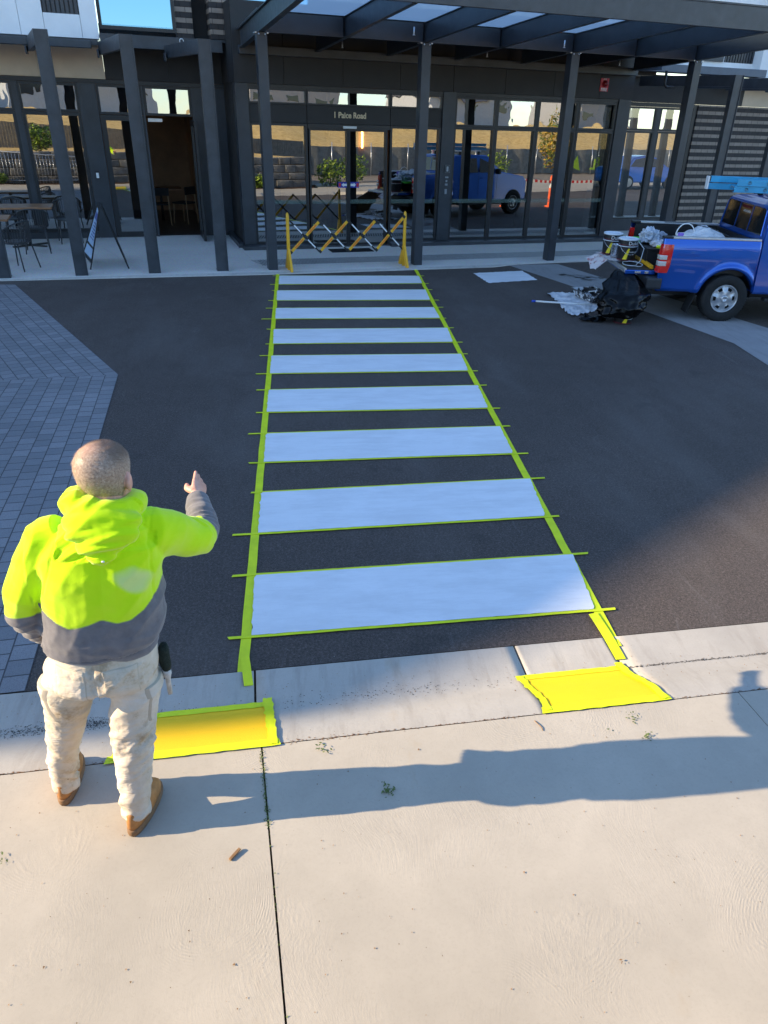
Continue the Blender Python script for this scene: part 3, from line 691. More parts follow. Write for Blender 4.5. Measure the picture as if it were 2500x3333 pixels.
# fire bell
fa = thing('fire_alarm', 'red and white FIRE alarm sounder on the dark fascia right of the third post', 'fire alarm', F(7.90, TG-.062, 3.26), A)
box('backplate', -.105, .105, -.012, -.001, -.125, .125, M_red, fa, .004)
bm = bmesh.new(); MM = Matrix.Translation((.01, -.014, .02)) @ Matrix.Rotation(R(90), 4, 'X'); lathe(bm, [(.001, .07), (.035, .07), (.05, .055), (.062, .02), (.066, 0)], 24, MM); bm_obj('sounder', bm, simple('dark_red', (.20, .004, .008), .3), fa, True)
text('lettering', 'FIRE', .085, M_wht, wallM(0, -.013, -.092), fa, .002, off=.002); text('lettering', 'FIRE', .04, M_wht, wallM(0, -.013, .103), fa, .002)
# mat, drain
o = bx('door_mat', 1.52, 2.42, 1.50, 1.86, .0, .012, simple('mat_rubber', (.012, .012, .013), .9, 0, .3, 40, .2, .5, 100), None); o.location = F(0, 0, .018); o.rotation_euler = (0, 0, A)
tag(o, 'black rubber mat lying before the sliding glass doors', 'door mat')
dg_ = thing('drain_grate', 'long dark slotted drain running along the pavement past the posts', 'drain grate', F(0, 0, .0185), A)
bm = bmesh.new(); B(bm, -.12, 10.5, .38, .94, .001, .003); bm_obj('channel', bm, simple('drain_dark', (.008, .008, .008), .9), dg_)
bm = bmesh.new(); n = 178
for i in range(n):
    s = -.1+10.55*i/n; v = [bm.verts.new(p) for p in ((s, .39, .0035), (s+.028, .39, .0035), (s-.12, .93, .0035), (s-.148, .93, .0035))]
    if i < 60 or True:
        f = bm.faces.new(v); r = bmesh.ops.extrude_face_region(bm, geom=[f])
        for q in r['geom']:
            if isinstance(q, bmesh.types.BMVert): q.co.z += .006
bmesh.ops.recalc_face_normals(bm, faces=bm.faces); bm_obj('grating', bm, simple('grate_metal', (.40, .40, .39), .5, 0), dg_)
for t in (.37, .95): box('edge_rail', -.12, 10.5, t-.012, t+.012, .001, .006, M_alu, dg_)

# ================================================================ ENTRANCE CANOPY
cp = thing('entrance_canopy', 'large charcoal steel entrance canopy with frosted roof panels on four posts', 'canopy', O, A)
def rhs(bm, s, t, w_, d, z0, z1): B(bm, s-w_/2, s+w_/2, t-d/2, t+d/2, z0, z1, None, 0, .006)
ZC = lambda t: 3.69-.0668*t
for s in (.01, 2.83, 5.76, 8.5):
    bm = bmesh.new(); rhs(bm, s, .06, .165, .20, .018, 3.69)
    p_ = bm_obj('post', bm, M_steel, cp)
    bm = bmesh.new(); B(bm, s-.11, s+.11, -.03, .15, 3.672, 3.688)
    for q in (-.05, .05): ball(bm, (s+q, -.045, 3.66), .014, u=8, v=6)
    bm_obj('bracket', bm, M_alu, p_)
def beam(bm, s, t0, t1, h=.29, w_=.09):
    for (a, b, c, d) in ((-w_/2, w_/2, 0, .014), (-w_/2, w_/2, h-.014, h), (-.012, .012, .014, h-.014)):
        vs = [bm.verts.new((s+x, t, ZC(t)+z)) for z in (c, d) for t in (t0, t1) for x in (a, b)]
        for q in ((0, 2, 3, 1), (4, 5, 7, 6), (0, 1, 5, 4), (2, 6, 7, 3), (0, 4, 6, 2), (1, 3, 7, 5)): bm.faces.new([vs[i] for i in q])
for i, s in enumerate((.01, 1.42, 2.83, 4.28, 5.76, 7.12, 8.5)):
    bm = bmesh.new(); beam(bm, s, -3.24, 2.1, .30, .10 if i in (0, 6) else .08); bmesh.ops.recalc_face_normals(bm, faces=bm.faces); bm_obj('rafter', bm, M_steel, cp)
ss = (.01, 1.42, 2.83, 4.28, 5.76, 7.12, 8.5)
for a, b in zip(ss[:-1], ss[1:]):
    bm = bmesh.new(); B(bm, a+.052, b-.052, .03, .05, 3.70, 3.97); B(bm, a+.052, b-.052, -.0, .08, 3.69, 3.702); bm_obj('cross_beam', bm, M_steel, cp)
    bm = bmesh.new(); v = [bm.verts.new(p) for p in ((a+.03, -3.22, ZC(-3.22)+.292), (b-.03, -3.22, ZC(-3.22)+.292), (b-.03, -.02, ZC(-.02)+.292), (a+.03, -.02, ZC(-.02)+.292))]
    bm.faces.new(v); bm_obj('roof_panel', bm, M_poly, cp)
bm = bmesh.new(); B(bm, -.04, 8.6, 2.06, 2.22, 3.46, 3.60, None, 0, .004); bm_obj('back_beam', bm, M_steel, cp)
bm = bmesh.new()
v = [(x, t, z) for x, t, z in ((-.04, -.0, 3.985), (8.56, 0, 3.985), (8.56, 2.22, 3.84), (-.04, 2.22, 3.84))]
v0 = [bm.verts.new(p) for p in v]; v1 = [bm.verts.new((p[0], p[1], p[2]+.03)) for p in v]
bm.faces.new(v0); bm.faces.new(v1)
for i in range(4): bm.faces.new((v0[i], v0[(i+1) % 4], v1[(i+1) % 4], v1[i]))
bmesh.ops.recalc_face_normals(bm, faces=bm.faces); bm_obj('rear_roof', bm, M_steel2, cp)
bm = bmesh.new(); B(bm, -.06, 8.62, -3.34, -3.26, 3.91, 4.20, None, 0, .004); B(bm, -.06, 8.62, -3.35, -3.20, 4.201, 4.225, None, 0, .003); fb = bm_obj('front_beam', bm, M_steel2, cp)
for s, t, z in ((2.2, -1.1, 3.72), (1.62, 1.0, 3.60), (5.0, -.9, 3.70), (4.5, 1.1, 3.60), (7.4, 1.0, 3.58)):
    bm = bmesh.new(); tube(bm, [(s, t, z+.1), (s, t, z+.02), (s, t, z-.01)], .012, 8); lathe(bm, [(.022, 0), (.024, .004), (.004, .012)], 12, Matrix.Translation((s, t, z-.012))); bm_obj('sprinkler_head', bm, M_alu, cp)
bm = bmesh.new(); tube(bm, [(8.78, 1.3, 3.55), (8.78, 1.3, 3.30), (8.84, 1.3, 3.25), (9.02, 1.3, 3.25)], .03, 10); bm_obj('drain_pipe', bm, M_black, cp, True)

# ================================================================ PERGOLAS
def chan(bm, s, t, z0, z1, w_=.20, d=.10):     # channel column, web to the road, flanges behind
    B(bm, s-w_/2, s+w_/2, t-.012, t, z0, z1); B(bm, s-w_/2, s-w_/2+.014, t, t+d, z0, z1); B(bm, s+w_/2-.014, s+w_/2, t-.03, t+d, z0, z1)
def pergola(label, ss, zt, tb, nm):
    pg = thing('pergola', label, 'pergola', O, A, 'steel pergolas beside the entrance')
    for s in ss:
        bm = bmesh.new(); chan(bm, s, .05, .018, zt); c = bm_obj('column', bm, M_steel2, pg)
        bm = bmesh.new(); B(bm, s-.10, s+.10, .02, .21, .019, .031); bm_obj('base_plate', bm, M_steel2, c)
        SH = Matrix.Identity(4); SH[0][1] = -.105; SH[0][3] = .0063
        bm = bmesh.new(); B(bm, s-.10, s-.086, .06, tb, zt-.20, zt, SH); B(bm, s-.084, s-.02, .06, tb, zt-.012, zt, SH); B(bm, s-.084, s-.02, .06, tb, zt-.20, zt-.188, SH); bm_obj('arm', bm, M_steel2, pg)
        if nm: bm = bmesh.new(); B(bm, s-.44, s-.402, tb-.30, tb-.02, zt-.25, zt-.12, None, 0, .01); bm_obj('bracket', bm, M_steel, pg)
    return pg
pergola('row of leaning charcoal channel columns with arms before the cafe on the left', (-6.8, -5.62, -4.44, -3.25, -2.06, -.89), 3.55, 2.98, True)
pergola('charcoal channel columns with arms before the brick wing on the right', (9.62, 10.9, 12.1, 13.3), 3.49, 2.85, False)
tg = thing('strap_ring', 'small white ring tag clipped on the awning channel above the cafe door', 'ring', F(-.97, 2.965, 3.64), A)
bm = bmesh.new(); tube(bm, [(.035*math.cos(a), 0, .04*math.sin(a)) for a in [i*math.pi/8 for i in range(17)]], .008, 6, caps=False); bm_obj('ring', bm, M_wht, tg, True)

# unseen block added on the left, its outline shaped to throw the shade
nb = thing('shade_block', 'unseen brown block off to the left, outline shaped to throw the shade', 'building')
tn = math.tan(EL)
edge = [(-.18, -.82), (.5, -.78), (.92, -.54), (1.51, -.26), (2.04, .0), (2.5, .38), (3.29, .95), (4.33, 1.67), (6.0, 2.9), (9.5, 6.0), (17.6, 9.0), (17.8, 60)]
out = []
for x, y in edge:
    D_ = (x+40)/math.cos(AZ); out.append((y+D_*math.sin(AZ), D_*tn/1.0))
ys = [p[0] for p in out]; zs = [p[1] for p in out]
bm = bmesh.new()
ring = [(ys[0]-.02, 0)]+[(a, b) for a, b in zip(ys, zs)]+[(ys[-1], 0)]
for x0, x1 in ((-48, -40),):
    a = [bm.verts.new((x1, y, z)) for y, z in ring]; b = [bm.verts.new((x0, y, z)) for y, z in ring]; n = len(ring)
    bm.faces.new(a); bm.faces.new(list(reversed(b)))
    for i in range(n): bm.faces.new((a[i], b[i], b[(i+1) % n], a[(i+1) % n]))
bmesh.ops.recalc_face_normals(bm, faces=bm.faces); bm_obj('wall', bm, simple('brown_render', (.22, .17, .13), .8), nb)
for i in range(5):
    for k in range(4):
        box('window', -39.98, -39.9, 6+k*9, 8.5+k*9, 1+i*3.1, 2.8+i*3.1, M_cglass, nb)

# ================================================================ PERSON
def fbm(p, s, o=3):
    v = 0; a = 1
    for i in range(o): v += a*noise.noise(Vector(p)*s); s *= 2.1; a *= .5
    return v
def ridge(v): return 1-abs(v)*2
def interp(x, tab):
    if x <= tab[0][0]: return tab[0][1]
    for (a, b), (c, d) in zip(tab[:-1], tab[1:]):
        if x <= c: return b+(d-b)*(x-a)/(c-a)
    return tab[-1][1]
q = MT('skin'); q.col(q.ramp(q.noise(22, 5), [(.3, (.52, .25, .17)), (.7, (.68, .37, .27))])); q.rough(.5); q.b.inputs['Subsurface Weight'].default_value = .12; q.b.inputs['Subsurface Radius'].default_value = (.012, .004, .002); q.bump(q.noise(180, 4), .25, .002); M_skin = q.m
HC = Vector((-.336, -1.185, 1.668)); HM = Matrix.Translation(HC) @ Matrix.Rotation(R(-14), 4, 'Z') @ Matrix.Rotation(R(-4), 4, 'X') @ Matrix.Scale(1.06, 4)
HR = [(-.122, .034, .028, .062), (-.105, .05, .045, .048), (-.075, .062, .068, .028), (-.04, .07, .085, .008), (0, .076, .096, -.004), (.03, .078, .10, -.008), (.06, .073, .094, -.01), (.085, .058, .075, -.012), (.101, .036, .048, -.012), (.108, .012, .016, -.012)]
bm = bmesh.new()
loft(bm, [[HM @ v for v in ell(0, cy, z, rx, ry, 28, 2.15)] for z, rx, ry, cy in HR])
for s_ in (-1, 1):
    ball(bm, Vector((0, 0, 0)), 1, (.011, .019, .032), HM @ Matrix.Translation((s_*.082, -.002, -.022)) @ Matrix.Rotation(s_*R(18), 4, 'Z') @ Matrix.Rotation(R(-10), 4, 'X'))
    ball(bm, Vector((0, 0, 0)), .012, (1.3, .8, 1), HM @ Matrix.Translation((s_*.031, .084, .0)))
ball(bm, Vector((0, 0, 0)), 1, (.014, .022, .026), HM @ Matrix.Translation((0, .098, -.035)))
ball(bm, Vector((0, 0, 0)), 1, (.026, .012, .008), HM @ Matrix.Translation((0, .086, -.072)))
ball(bm, Vector((0, 0, 0)), 1, (.055, .015, .010), HM @ Matrix.Translation((0, .078, .02)))
tube(bm, [(-.36, -1.2, 1.40), (-.348, -1.2, 1.50), (-.338, -1.195, 1.60), (-.335, -1.185, 1.66)], [.08, .066, .060, .058], 20)
loft(bm, [ell(cx, -1.2, z, rx, ry, 24, 2.3) for z, cx, rx, ry in ((.80, -.47, .16, .11), (.95, -.445, .155, .11), (1.1, -.42, .17, .12), (1.3, -.395, .18, .12), (1.42, -.375, .15, .095), (1.48, -.36, .09, .07))])
tube(bm, [(-.52, -1.19, 1.42), (-.615, -1.215, 1.31), (-.685, -1.22, 1.13), (-.685, -1.12, .94), (-.68, -1.095, .91)], [.055, .05, .042, .03, .028], 14)
tube(bm, [(-.25, -1.17, 1.42), (-.14, -1.04, 1.33), (-.078, -.94, 1.275), (-.105, -.76, 1.305), (-.112, -.70, 1.316)], [.055, .048, .042, .032, .028], 14)
for lg in ([(-.56, -1.2, .86), (-.60, -1.19, .7), (-.66, -1.17, .52), (-.74, -1.14, .2), (-.745, -1.13, .13)], [(-.37, -1.21, .86), (-.36, -1.225, .7), (-.385, -1.26, .52), (-.405, -1.31, .2), (-.41, -1.31, .13)]):
    tube(bm, lg, [.08, .075, .055, .04, .036], 14)
def hand(bm, W, d, st, nrm, curl=0.0, L=1.0):
    """W wrist, d finger direction, st index->little direction, nrm out of the palm"""
    d = Vector(d).normalized(); st = Vector(st); st = (st-d*st.dot(d)).normalized(); nrm = d.cross(st) if Vector(nrm).dot(d.cross(st)) > 0 else -d.cross(st)
    Mx = Matrix((st, nrm, d)).transposed().to_4x4()
    rr = []
    for t, hw, th in ((-.02, .026, .021), (0, .028, .020), (.03, .037, .018), (.065, .041, .015), (.088, .040, .012), (.096, .030, .008)):
        rr.append([W+(Mx @ Vector((math.cos(a)*hw, math.sin(a)*th, t*L))) for a in [i*math.pi/9 for i in range(18)]])
    loft(bm, rr)
    for i, (off, ln) in enumerate(((-.030, .074), (-.010, .082), (.010, .077), (.029, .060))):
        a = W+d*.082*L+st*off; c1 = curl*(1+.12*i)+.05*i
        d1 = (d*math.cos(c1)+nrm*math.sin(c1)); d2 = (d*math.cos(c1*2.1)+nrm*math.sin(c1*2.1)); d3 = (d*math.cos(c1*2.8)+nrm*math.sin(c1*2.8))
        p1 = a+d1*ln*.48*L; p2 = p1+d2*ln*.30*L; p3 = p2+d3*ln*.24*L
        tube(bm, [a-d*.012, a, (a+p1)/2, p1, p2, p3, p3+d3*.004], [.0095, .0098, .0092, .0094, .0086, .0076, .004], 12)
    a = W+d*.018*L-st*.024+nrm*.010
    td = (-st*.35+d*.62+nrm*.62).normalized(); te = (-st*.1+d*.98+nrm*.05).normalized()
    tube(bm, [a-td*.01, a+td*.018, a+td*.034, a+td*.034+te*.024, a+td*.034+te*.030], [.0155, .016, .0132, .0105, .005], 12)
hand(bm, Vector((-.112, -.695, 1.316)), (.04, 1, .17), (.62, 0, -.78), (-.78, 0, -.62), .05, .92)
hand(bm, Vector((-.68, -1.093, .905)), (.30, .35, -.9), (-.2, -.9, -.3), (.9, -.2, .2), .25, .85)
me = remeshed(bm, .0046, 2)
me.materials.append(M_skin)
person = me_obj('person', me, None, None, True)
tag(person, 'man seen from behind in fluoro yellow hoodie and cream trousers, right arm pointing', 'person')

# hoodie
EB = Vector((-.07, -.925, 1.27)); EN = Vector((.34, .93, .12)).normalized()
ZB = [(-.66, 1.22), (-.60, 1.21), (-.565, 1.19), (-.53, 1.168), (-.494, 1.15), (-.44, 1.162), (-.385, 1.178), (-.33, 1.163), (-.285, 1.163), (-.24, 1.185), (-.20, 1.22), (-.17, 1.26)]
bm = bmesh.new()
tor = [(.957, -.438, .196, .150), (.977, -.438, .206, .160), (1.02, -.436, .220, .172), (1.06, -.430, .228, .177), (1.15, -.418, .222, .176), (1.25, -.408, .222, .172), (1.34, -.398, .222, .160), (1.41, -.388, .205, .138), (1.46, -.375, .165, .118), (1.50, -.362, .12, .10), (1.53, -.352, .095, .09)]
loft(bm, [ell(cx, -1.205, z, rx, ry, 36, 2.3) for z, cx, rx, ry in tor])
tube(bm, [(-.50, -1.19, 1.44), (-.565, -1.195, 1.405), (-.615, -1.215, 1.32), (-.662, -1.232, 1.22), (-.688, -1.218, 1.12), (-.688, -1.16, 1.02), (-.682, -1.115, .95), (-.68, -1.105, .925)], [.08, .088, .083, .079, .070, .060, .050, .040], 20)
tube(bm, [(-.29, -1.18, 1.43), (-.22, -1.16, 1.408), (-.17, -1.10, 1.362), (-.12, -1.03, 1.312), (-.082, -.965, 1.275), (-.068, -.905, 1.265), (-.085, -.83, 1.282), (-.10, -.765, 1.298), (-.110, -.715, 1.311), (-.112, -.705, 1.314)], [.078, .090, .088, .080, .072, .065, .058, .052, .045, .040], 20)
rp = []
for i in range(17):
    a = math.pi*2*i/16+math.pi/2; bk = max(0, -math.sin(a)); lf = max(0, -math.cos(a))
    rp.append((-.345+(.093+.012*lf)*math.cos(a), -1.175+.092*math.sin(a)-.01*bk, 1.545-.028*max(0, math.sin(a))+.012*bk+.028*lf))
tube(bm, rp, [.040+.010*max(0, -math.cos(math.pi*2*i/16+math.pi/2)) for i in range(17)], 14)
for c, s_ in (((-.343, -1.285, 1.535), (.132, .062, .052)), ((-.338, -1.318, 1.50), (.122, .052, .045)), ((-.343, -1.335, 1.468), (.092, .042, .038)), ((-.350, -1.348, 1.438), (.056, .034, .030)), ((-.353, -1.354, 1.42), (.03, .026, .022)), ((-.445, -1.20, 1.565), (.05, .07, .045))):
    ball(bm, Vector(c), 1, s_, u=28, v=18)
me = remeshed(bm, .0062, 3)
at = me.attributes.new('hv', 'FLOAT', 'POINT'); sm = me.attributes.new('smudge', 'FLOAT', 'POINT')
nrm = [v.normal.copy() for v in me.vertices]
for v, n in zip(me.vertices, nrm):
    p = v.co.copy(); x, y, z = p
    arm_r = (p-EB).dot(EN)
    dd = z-interp(x, ZB)
    if x < -.615: dd = min(dd, 1) if z > 1.3 else (z-1.15-.12*(x+.70))
    wr = smooth_ = 0
    if x > -.22 and y > -1.10:
        dd = -arm_r+.012*math.sin(x*60)
    at.data[v.index].value = dd
    d = 0
    hood = (y < -1.22 and z > 1.41 and abs(x+.345) < .16)
    d += .0045*fbm(p, 7, 3)
    if hood:
        u = z+1.9*(x+.35)**2-.22*(x+.35); d += .012*ridge(noise.noise(Vector((x*3.5, y*3, u*19))))-.006+.006*ridge(noise.noise(Vector((x*5, y*3, u*34+5))))-.003
    elif y > -1.0 and x > -.2:           # right forearm: wrinkles across the limb
        t = (p-Vector((-.068, -.905, 1.265))).dot(Vector((-.2, .96, .2)))
        k = max(0, 1-abs(t-.04)/.17); d += .0085*k*(ridge(noise.noise(Vector((x*6, t*38, z*6+3))))-.45)
        d -= .0025*max(0, 1-abs(arm_r)/.006)
    elif x < -.625:
        k = max(0, min(1, (1.16-z)/.06)); d += .009*k*(ridge(noise.noise(Vector((x*5, y*6, z*28))))-.45)+.006*(1-k)*(ridge(noise.noise(Vector((x*10, y*6, z*5+7))))-.5)
    else:
        # diagonal drape folds from the armpits, bunching above the hem
        k = max(0, min(1, (1.10-z)/.12)); d += .017*k*(ridge(noise.noise(Vector((x*5+z*6, y*3, z*15))))-.45)
        d += .015*(1-k)*(ridge(noise.noise(Vector(((x+.55)*8-(z-1.2)*6, 2, (z-1.2)*3.5))))-.5)*max(.3, min(1, abs(x+.37)/.16))
        d -= .003*max(0, 1-abs(dd)/.006)
        if z < .995: d -= .004
        if .990 < z < 1.0: d -= .004
    if y < -1.3 and abs(x+.35) < .2: d -= .010*max(0, 1-abs(x+.372-(z-1.2)*.05)/.05)*(z < 1.42)
    if z < 1.38 and y < -1.12 and x < -.56: d -= .016*max(0, 1-abs(x+.607-(z-1.2)*.22)/.016)*min(1, max(0, (1.37-z)/.08))
    if z > 1.2 and y < -1.05 and x > -.22: d -= .004*max(0, 1-abs(x+.205)/.006)
    if x < -.45 and z > 1.28 and not hood: d -= .003*max(0, 1-abs(x+.56-(z-1.3)*.35)/.006)
    v.co = p+n*d
    e = ((x+.262)/.058)**2+((z-1.325+.35*(x+.262))/.055)**2+.5*noise.noise(p*20)
    sm.data[v.index].value = max(0, 1-e) if y < -1.25 else 0
q = MT('hoodie_fleece')
a_ = q.node('ShaderNodeAttribute', attribute_name='hv').outputs['Fac']; s_ = q.node('ShaderNodeAttribute', attribute_name='smudge').outputs['Fac']
hv = q.ramp(q.noise(4, 4), [(.3, (.50, .76, .002)), (.7, (.58, .82, .004))])
hv = q.mix(q.math('MULTIPLY', q.math('MINIMUM', q.math('MULTIPLY', s_, 1.5), 1), .55), hv, (.62, .60, .38))
gr = q.ramp(q.noise(25, 5), [(.3, (.115, .108, .115)), (.7, (.165, .155, .160))])
q.col(q.mix(q.ramp(q.math('ADD', a_, .5), [(.4993, 0), (.5007, 1)]), gr, hv)); q.rough(.95); q.b.inputs['Sheen Weight'].default_value = .25
q.b.inputs['Specular IOR Level'].default_value = .15
fw = q.math('ABSOLUTE', q.math('SUBTRACT', q.noise(5.5, 3, .5, q.mapping((1, 1, 1.6), (0, .5, 0)), .8), .5))
q.bump(q.math('ADD', q.math('MULTIPLY', q.math('ADD', q.noise(300, 3, .8), q.noise(40, 3)), .10), q.math('MULTIPLY', q.math('MINIMUM', q.math('MULTIPLY', fw, 3), .6), .25)), .5, .010)
me.materials.append(q.m); hood_o = me_obj('hoodie', me, None, person, True)
hood_o['label'] = 'fluoro yellow hoodie with grey lower band, grey cuffs and a pale smudge on the back'
# logo fleck on hood
bm = bmesh.new(); ball(bm, Vector((-.335, -1.383, 1.432)), 1, (.006, .002, .004), u=8, v=6); bm_obj('hood_badge', bm, M_wht, hood_o, True)
# trousers
bm = bmesh.new()
loft(bm, [ell(cx, cy, z, rx, ry, 36, 2.2) for z, cx, cy, rx, ry in ((.985, -.44, -1.2, .185, .140), (.93, -.446, -1.203, .192, .150), (.87, -.456, -1.208, .205, .158), (.83, -.466, -1.212, .212, .155), (.80, -.470, -1.212, .205, .138))])
LL = [(-.580, -1.205, .84), (-.610, -1.2, .75), (-.635, -1.185, .64), (-.662, -1.172, .55), (-.695, -1.16, .43), (-.728, -1.15, .30), (-.738, -1.150, .19), (-.740, -1.155, .137)]
RL = [(-.360, -1.215, .84), (-.355, -1.222, .75), (-.372, -1.238, .64), (-.383, -1.255, .55), (-.392, -1.28, .43), (-.402, -1.302, .30), (-.408, -1.328, .21), (-.410, -1.338, .148)]
tube(bm, LL, [.104, .096, .086, .079, .071, .060, .053, .053], 24); tube(bm, RL, [.104, .099, .092, .087, .079, .068, .059, .058], 24)
me = remeshed(bm, .0062, 2)
nrm = [v.normal.copy() for v in me.vertices]
for v, n in zip(me.vertices, nrm):
    p = v.co.copy(); x, y, z = p; left = x < -.47
    d = .004*fbm(p, 6, 3)
    k = max(0, min(1, (.66-z)/.12)); slant = (x+.39)*(-.5) if not left else (x+.66)*.5
    wz = z+slant+.05*noise.noise(Vector((x*7, y*7, z*5)))+.03*noise.noise(Vector((x*3, y*3, 8)))
    am = .55+1.3*max(0, noise.noise(Vector((x*6, y*6, z*7+20)))+.25)
    d += 0.0082*k*am*(ridge(noise.noise(Vector((x*9, y*7, wz*17+(3 if left else 9)))))-.5)
    d += .0028*k*am*(ridge(noise.noise(Vector((x*16, y*12, wz*36+2))))-.5)
    kk = 1-k
    cx = -.60 if left else -.37
    d += .011*kk*(ridge(noise.noise(Vector(((x-cx)*8+(z-.8)*(9 if left else -9), y*2, (z-.8)*5))))-.5)
    # hanging hem flare, back pockets, cargo pockets
    if z < .175: d += .004
    if y < -1.25 and ((-.615 < x < -.50) or (-.425 < x < -.29)) and .80 < z < .925: d += .0035
    if y < -1.3 and abs(x+.462) < .012 and z > .78: d -= .006
    v.co = p+n*d
q = MT('work_trousers'); big = q.noise(5, 6, .7); sp = q.noise(34, 4, .7)
k = q.ramp(big, [(.33, (.34, .25, .15)), (.45, (.54, .46, .35)), (.7, (.64, .58, .50))])
k = q.mix(q.ramp(q.noise(11, 5, .75), [(.60, 0), (.72, .55)]), k, (.33, .25, .15))
k = q.mix(q.ramp(q.noise(30, 4, .6), [(.705, 0), (.73, .8)]), k, (.09, .06, .05))
k = q.mix(q.ramp(q.voro(9), [(0, .9), (.055, 0)]), k, (.75, .75, .74)); k = q.mix(q.ramp(q.voro(6.3, vec=q.mapping((1, 1, 1), (0, 0, 1))), [(0, .8), (.045, 0)]), k, (.30, .05, .03))
q.col(k); q.rough(.88); q.b.inputs['Specular IOR Level'].default_value = .2; wr_ = q.math('ABSOLUTE', q.math('SUBTRACT', q.noise(6.5, 3, .5, q.mapping((1, 1, 3.0), (0, .35, 0)), .8), .5)); wr2 = q.math('ABSOLUTE', q.math('SUBTRACT', q.noise(8, 2.5, .5, q.mapping((1, 1, 2.2), (0, -.5, .4)), .6), .5))
q.bump(q.math('ADD', q.math('MULTIPLY', q.noise(260, 3, .8), .06), q.math('ADD', q.math('MINIMUM', q.math('MULTIPLY', wr_, 5), .7), q.math('MINIMUM', q.math('MULTIPLY', wr2, 5), .6))), .26, .010)
me.materials.append(q.m); tr_o = me_obj('trousers', me, None, person, True); M_trs = q.m
from mathutils.bvhtree import BVHTree
bv = BVHTree.FromPolygons([v.co.copy() for v in me.vertices], [tuple(p.vertices) for p in me.polygons])
M_seam = simple('trouser_seam', (.44, .38, .29), .9)
def patch(name, P, dr, nu=26, nv=26, off=.0035, mt=None, par=None):
    # P four corners (tl,tr,br,bl) projected along dr on the trousers
    P = [Vector(p) for p in P]; dr = Vector(dr).normalized(); bm = bmesh.new(); g = []
    for i in range(nu+1):
        row = []
        for j in range(nv+1):
            p = P[0].lerp(P[1], i/nu).lerp(P[3].lerp(P[2], i/nu), j/nv); h = bv.ray_cast(p-dr*.6, dr, .62)
            ed = min(i, nu-i, j, nv-j); o = off if ed > 0 else -.001
            row.append(bm.verts.new(h[0]-dr*(o+.0015*noise.noise(p*60))) if h[0] else None)
        g.append(row)
    for i in range(nu):
        for j in range(nv):
            if all((g[i][j], g[i+1][j], g[i+1][j+1], g[i][j+1])):
                f = bm.faces.new((g[i][j], g[i+1][j], g[i+1][j+1], g[i][j+1])); f.smooth = True; f.material_index = 1 if (i in (0, nu-1) or j in (0, nv-1)) else 0
    bmesh.ops.recalc_face_normals(bm, faces=bm.faces); return bm_obj(name, bm, [mt or M_trs, M_seam], par or tr_o)
for a, b in ((-.605, -.485), (-.425, -.30)):
    pk = patch('back_pocket', [(a, -1.3, .935), (b, -1.3, .935), (b-.004, -1.3, .80), (a+.004, -1.3, .80)], (0, 1, 0))
for sx_, y0 in ((-1, -1.16), (1, -1.19)):
    xc = -.47
    patch('cargo_pocket', [(xc, y0-.08, .76), (xc, y0+.07, .76), (xc, y0+.07, .61), (xc, y0-.08, .61)], (-sx_, .15, 0), off=.008)
    patch('pocket_flap', [(xc, y0-.086, .79), (xc, y0+.076, .79), (xc, y0+.076, .735), (xc, y0-.086, .735)], (-sx_, .15, 0), off=.012)
# boots
M_boot = simple('tan_leather', (.40, .175, .05), .6, 0, .25, 18, .4, .4, 50); M_sole = simple('boot_sole', (.20, .11, .05), .8, 0, .2, 30)
for hx, hy, yaw in ((-.745, -1.215, R(2)), (-.425, -1.405, R(-13))):
    MB_ = Matrix.Translation((hx, hy, .073)) @ Matrix.Rotation(yaw, 4, 'Z')
    def fo(z, y0, y1, wd, p=2.4):
        pts = []
        for i in range(28):
            a = 2*math.pi*i/28; c, s = math.cos(a), math.sin(a); yy = (y0+y1)/2+(y1-y0)/2*math.copysign(abs(s)**(2/p), s)
            f = (yy-y0)/(y1-y0); wv = wd*(.80+.38*math.sin(min(1, max(0, f))*math.pi*.72)*1.0)*(1 if f < .8 else 1)
            pts.append(MB_ @ Vector((math.copysign(abs(c)**(2/p), c)*wv, yy, z)))
        return pts
    bm = bmesh.new(); loft(bm, [fo(z, a, b, w_, p) for z, a, b, w_, p in ((.034, .004, .272, .040, 2.8), (.055, .002, .270, .041, 2.8), (.08, .002, .25, .040, 2.6), (.105, .008, .18, .036, 2.3), (.128, .030, .125, .032, 2.2))])
    bt = bm_obj('boot', bm, M_boot, person, True)
    bm = bmesh.new(); loft(bm, [fo(z, a, b, w_, p) for z, a, b, w_, p in ((0, .002, .274, .040, 2.9), (.012, -.003, .280, .043, 2.9), (.030, -.003, .280, .043, 2.9), (.036, .0, .276, .041, 2.9))]); bm_obj('sole', bm, M_sole, bt, True)
# hair
q = MT('hair'); hc = q.ramp(q.noise(130, 5, .7), [(.3, (.19, .12, .08)), (.5, (.33, .23, .16)), (.7, (.50, .39, .30))])
q_c = q.node('ShaderNodeAttribute', attribute_name='crown').outputs['Fac']; q_t = q.node('ShaderNodeAttribute', attribute_name='topshade').outputs['Fac']
hc = q.mix(q.math('MULTIPLY', q_c, .75), hc, (.50, .27, .18)); hc = q.mix(q.math('MULTIPLY', q_t, .85), hc, (.13, .075, .045))  # last mix puts the shaded front-right of the head into the hair colour
q.col(hc); q.rough(.5); M_hair = q.m
def hair_attrs(me):
    inv = HM.inverted(); a1 = me.attributes.new('crown', 'FLOAT', 'POINT'); a2 = me.attributes.new('topshade', 'FLOAT', 'POINT')
    for v in me.vertices:
        p = inv @ v.co; a1.data[v.index].value = max(0, 1-(Vector((p.x+.02, p.y+.045, (p.z-.085)*.8)).length/.055))
        a2.data[v.index].value = max(0, min(1, (p.z-.04)/.03))*max(0, min(1, (p.y+.055+.5*p.x)/.045))
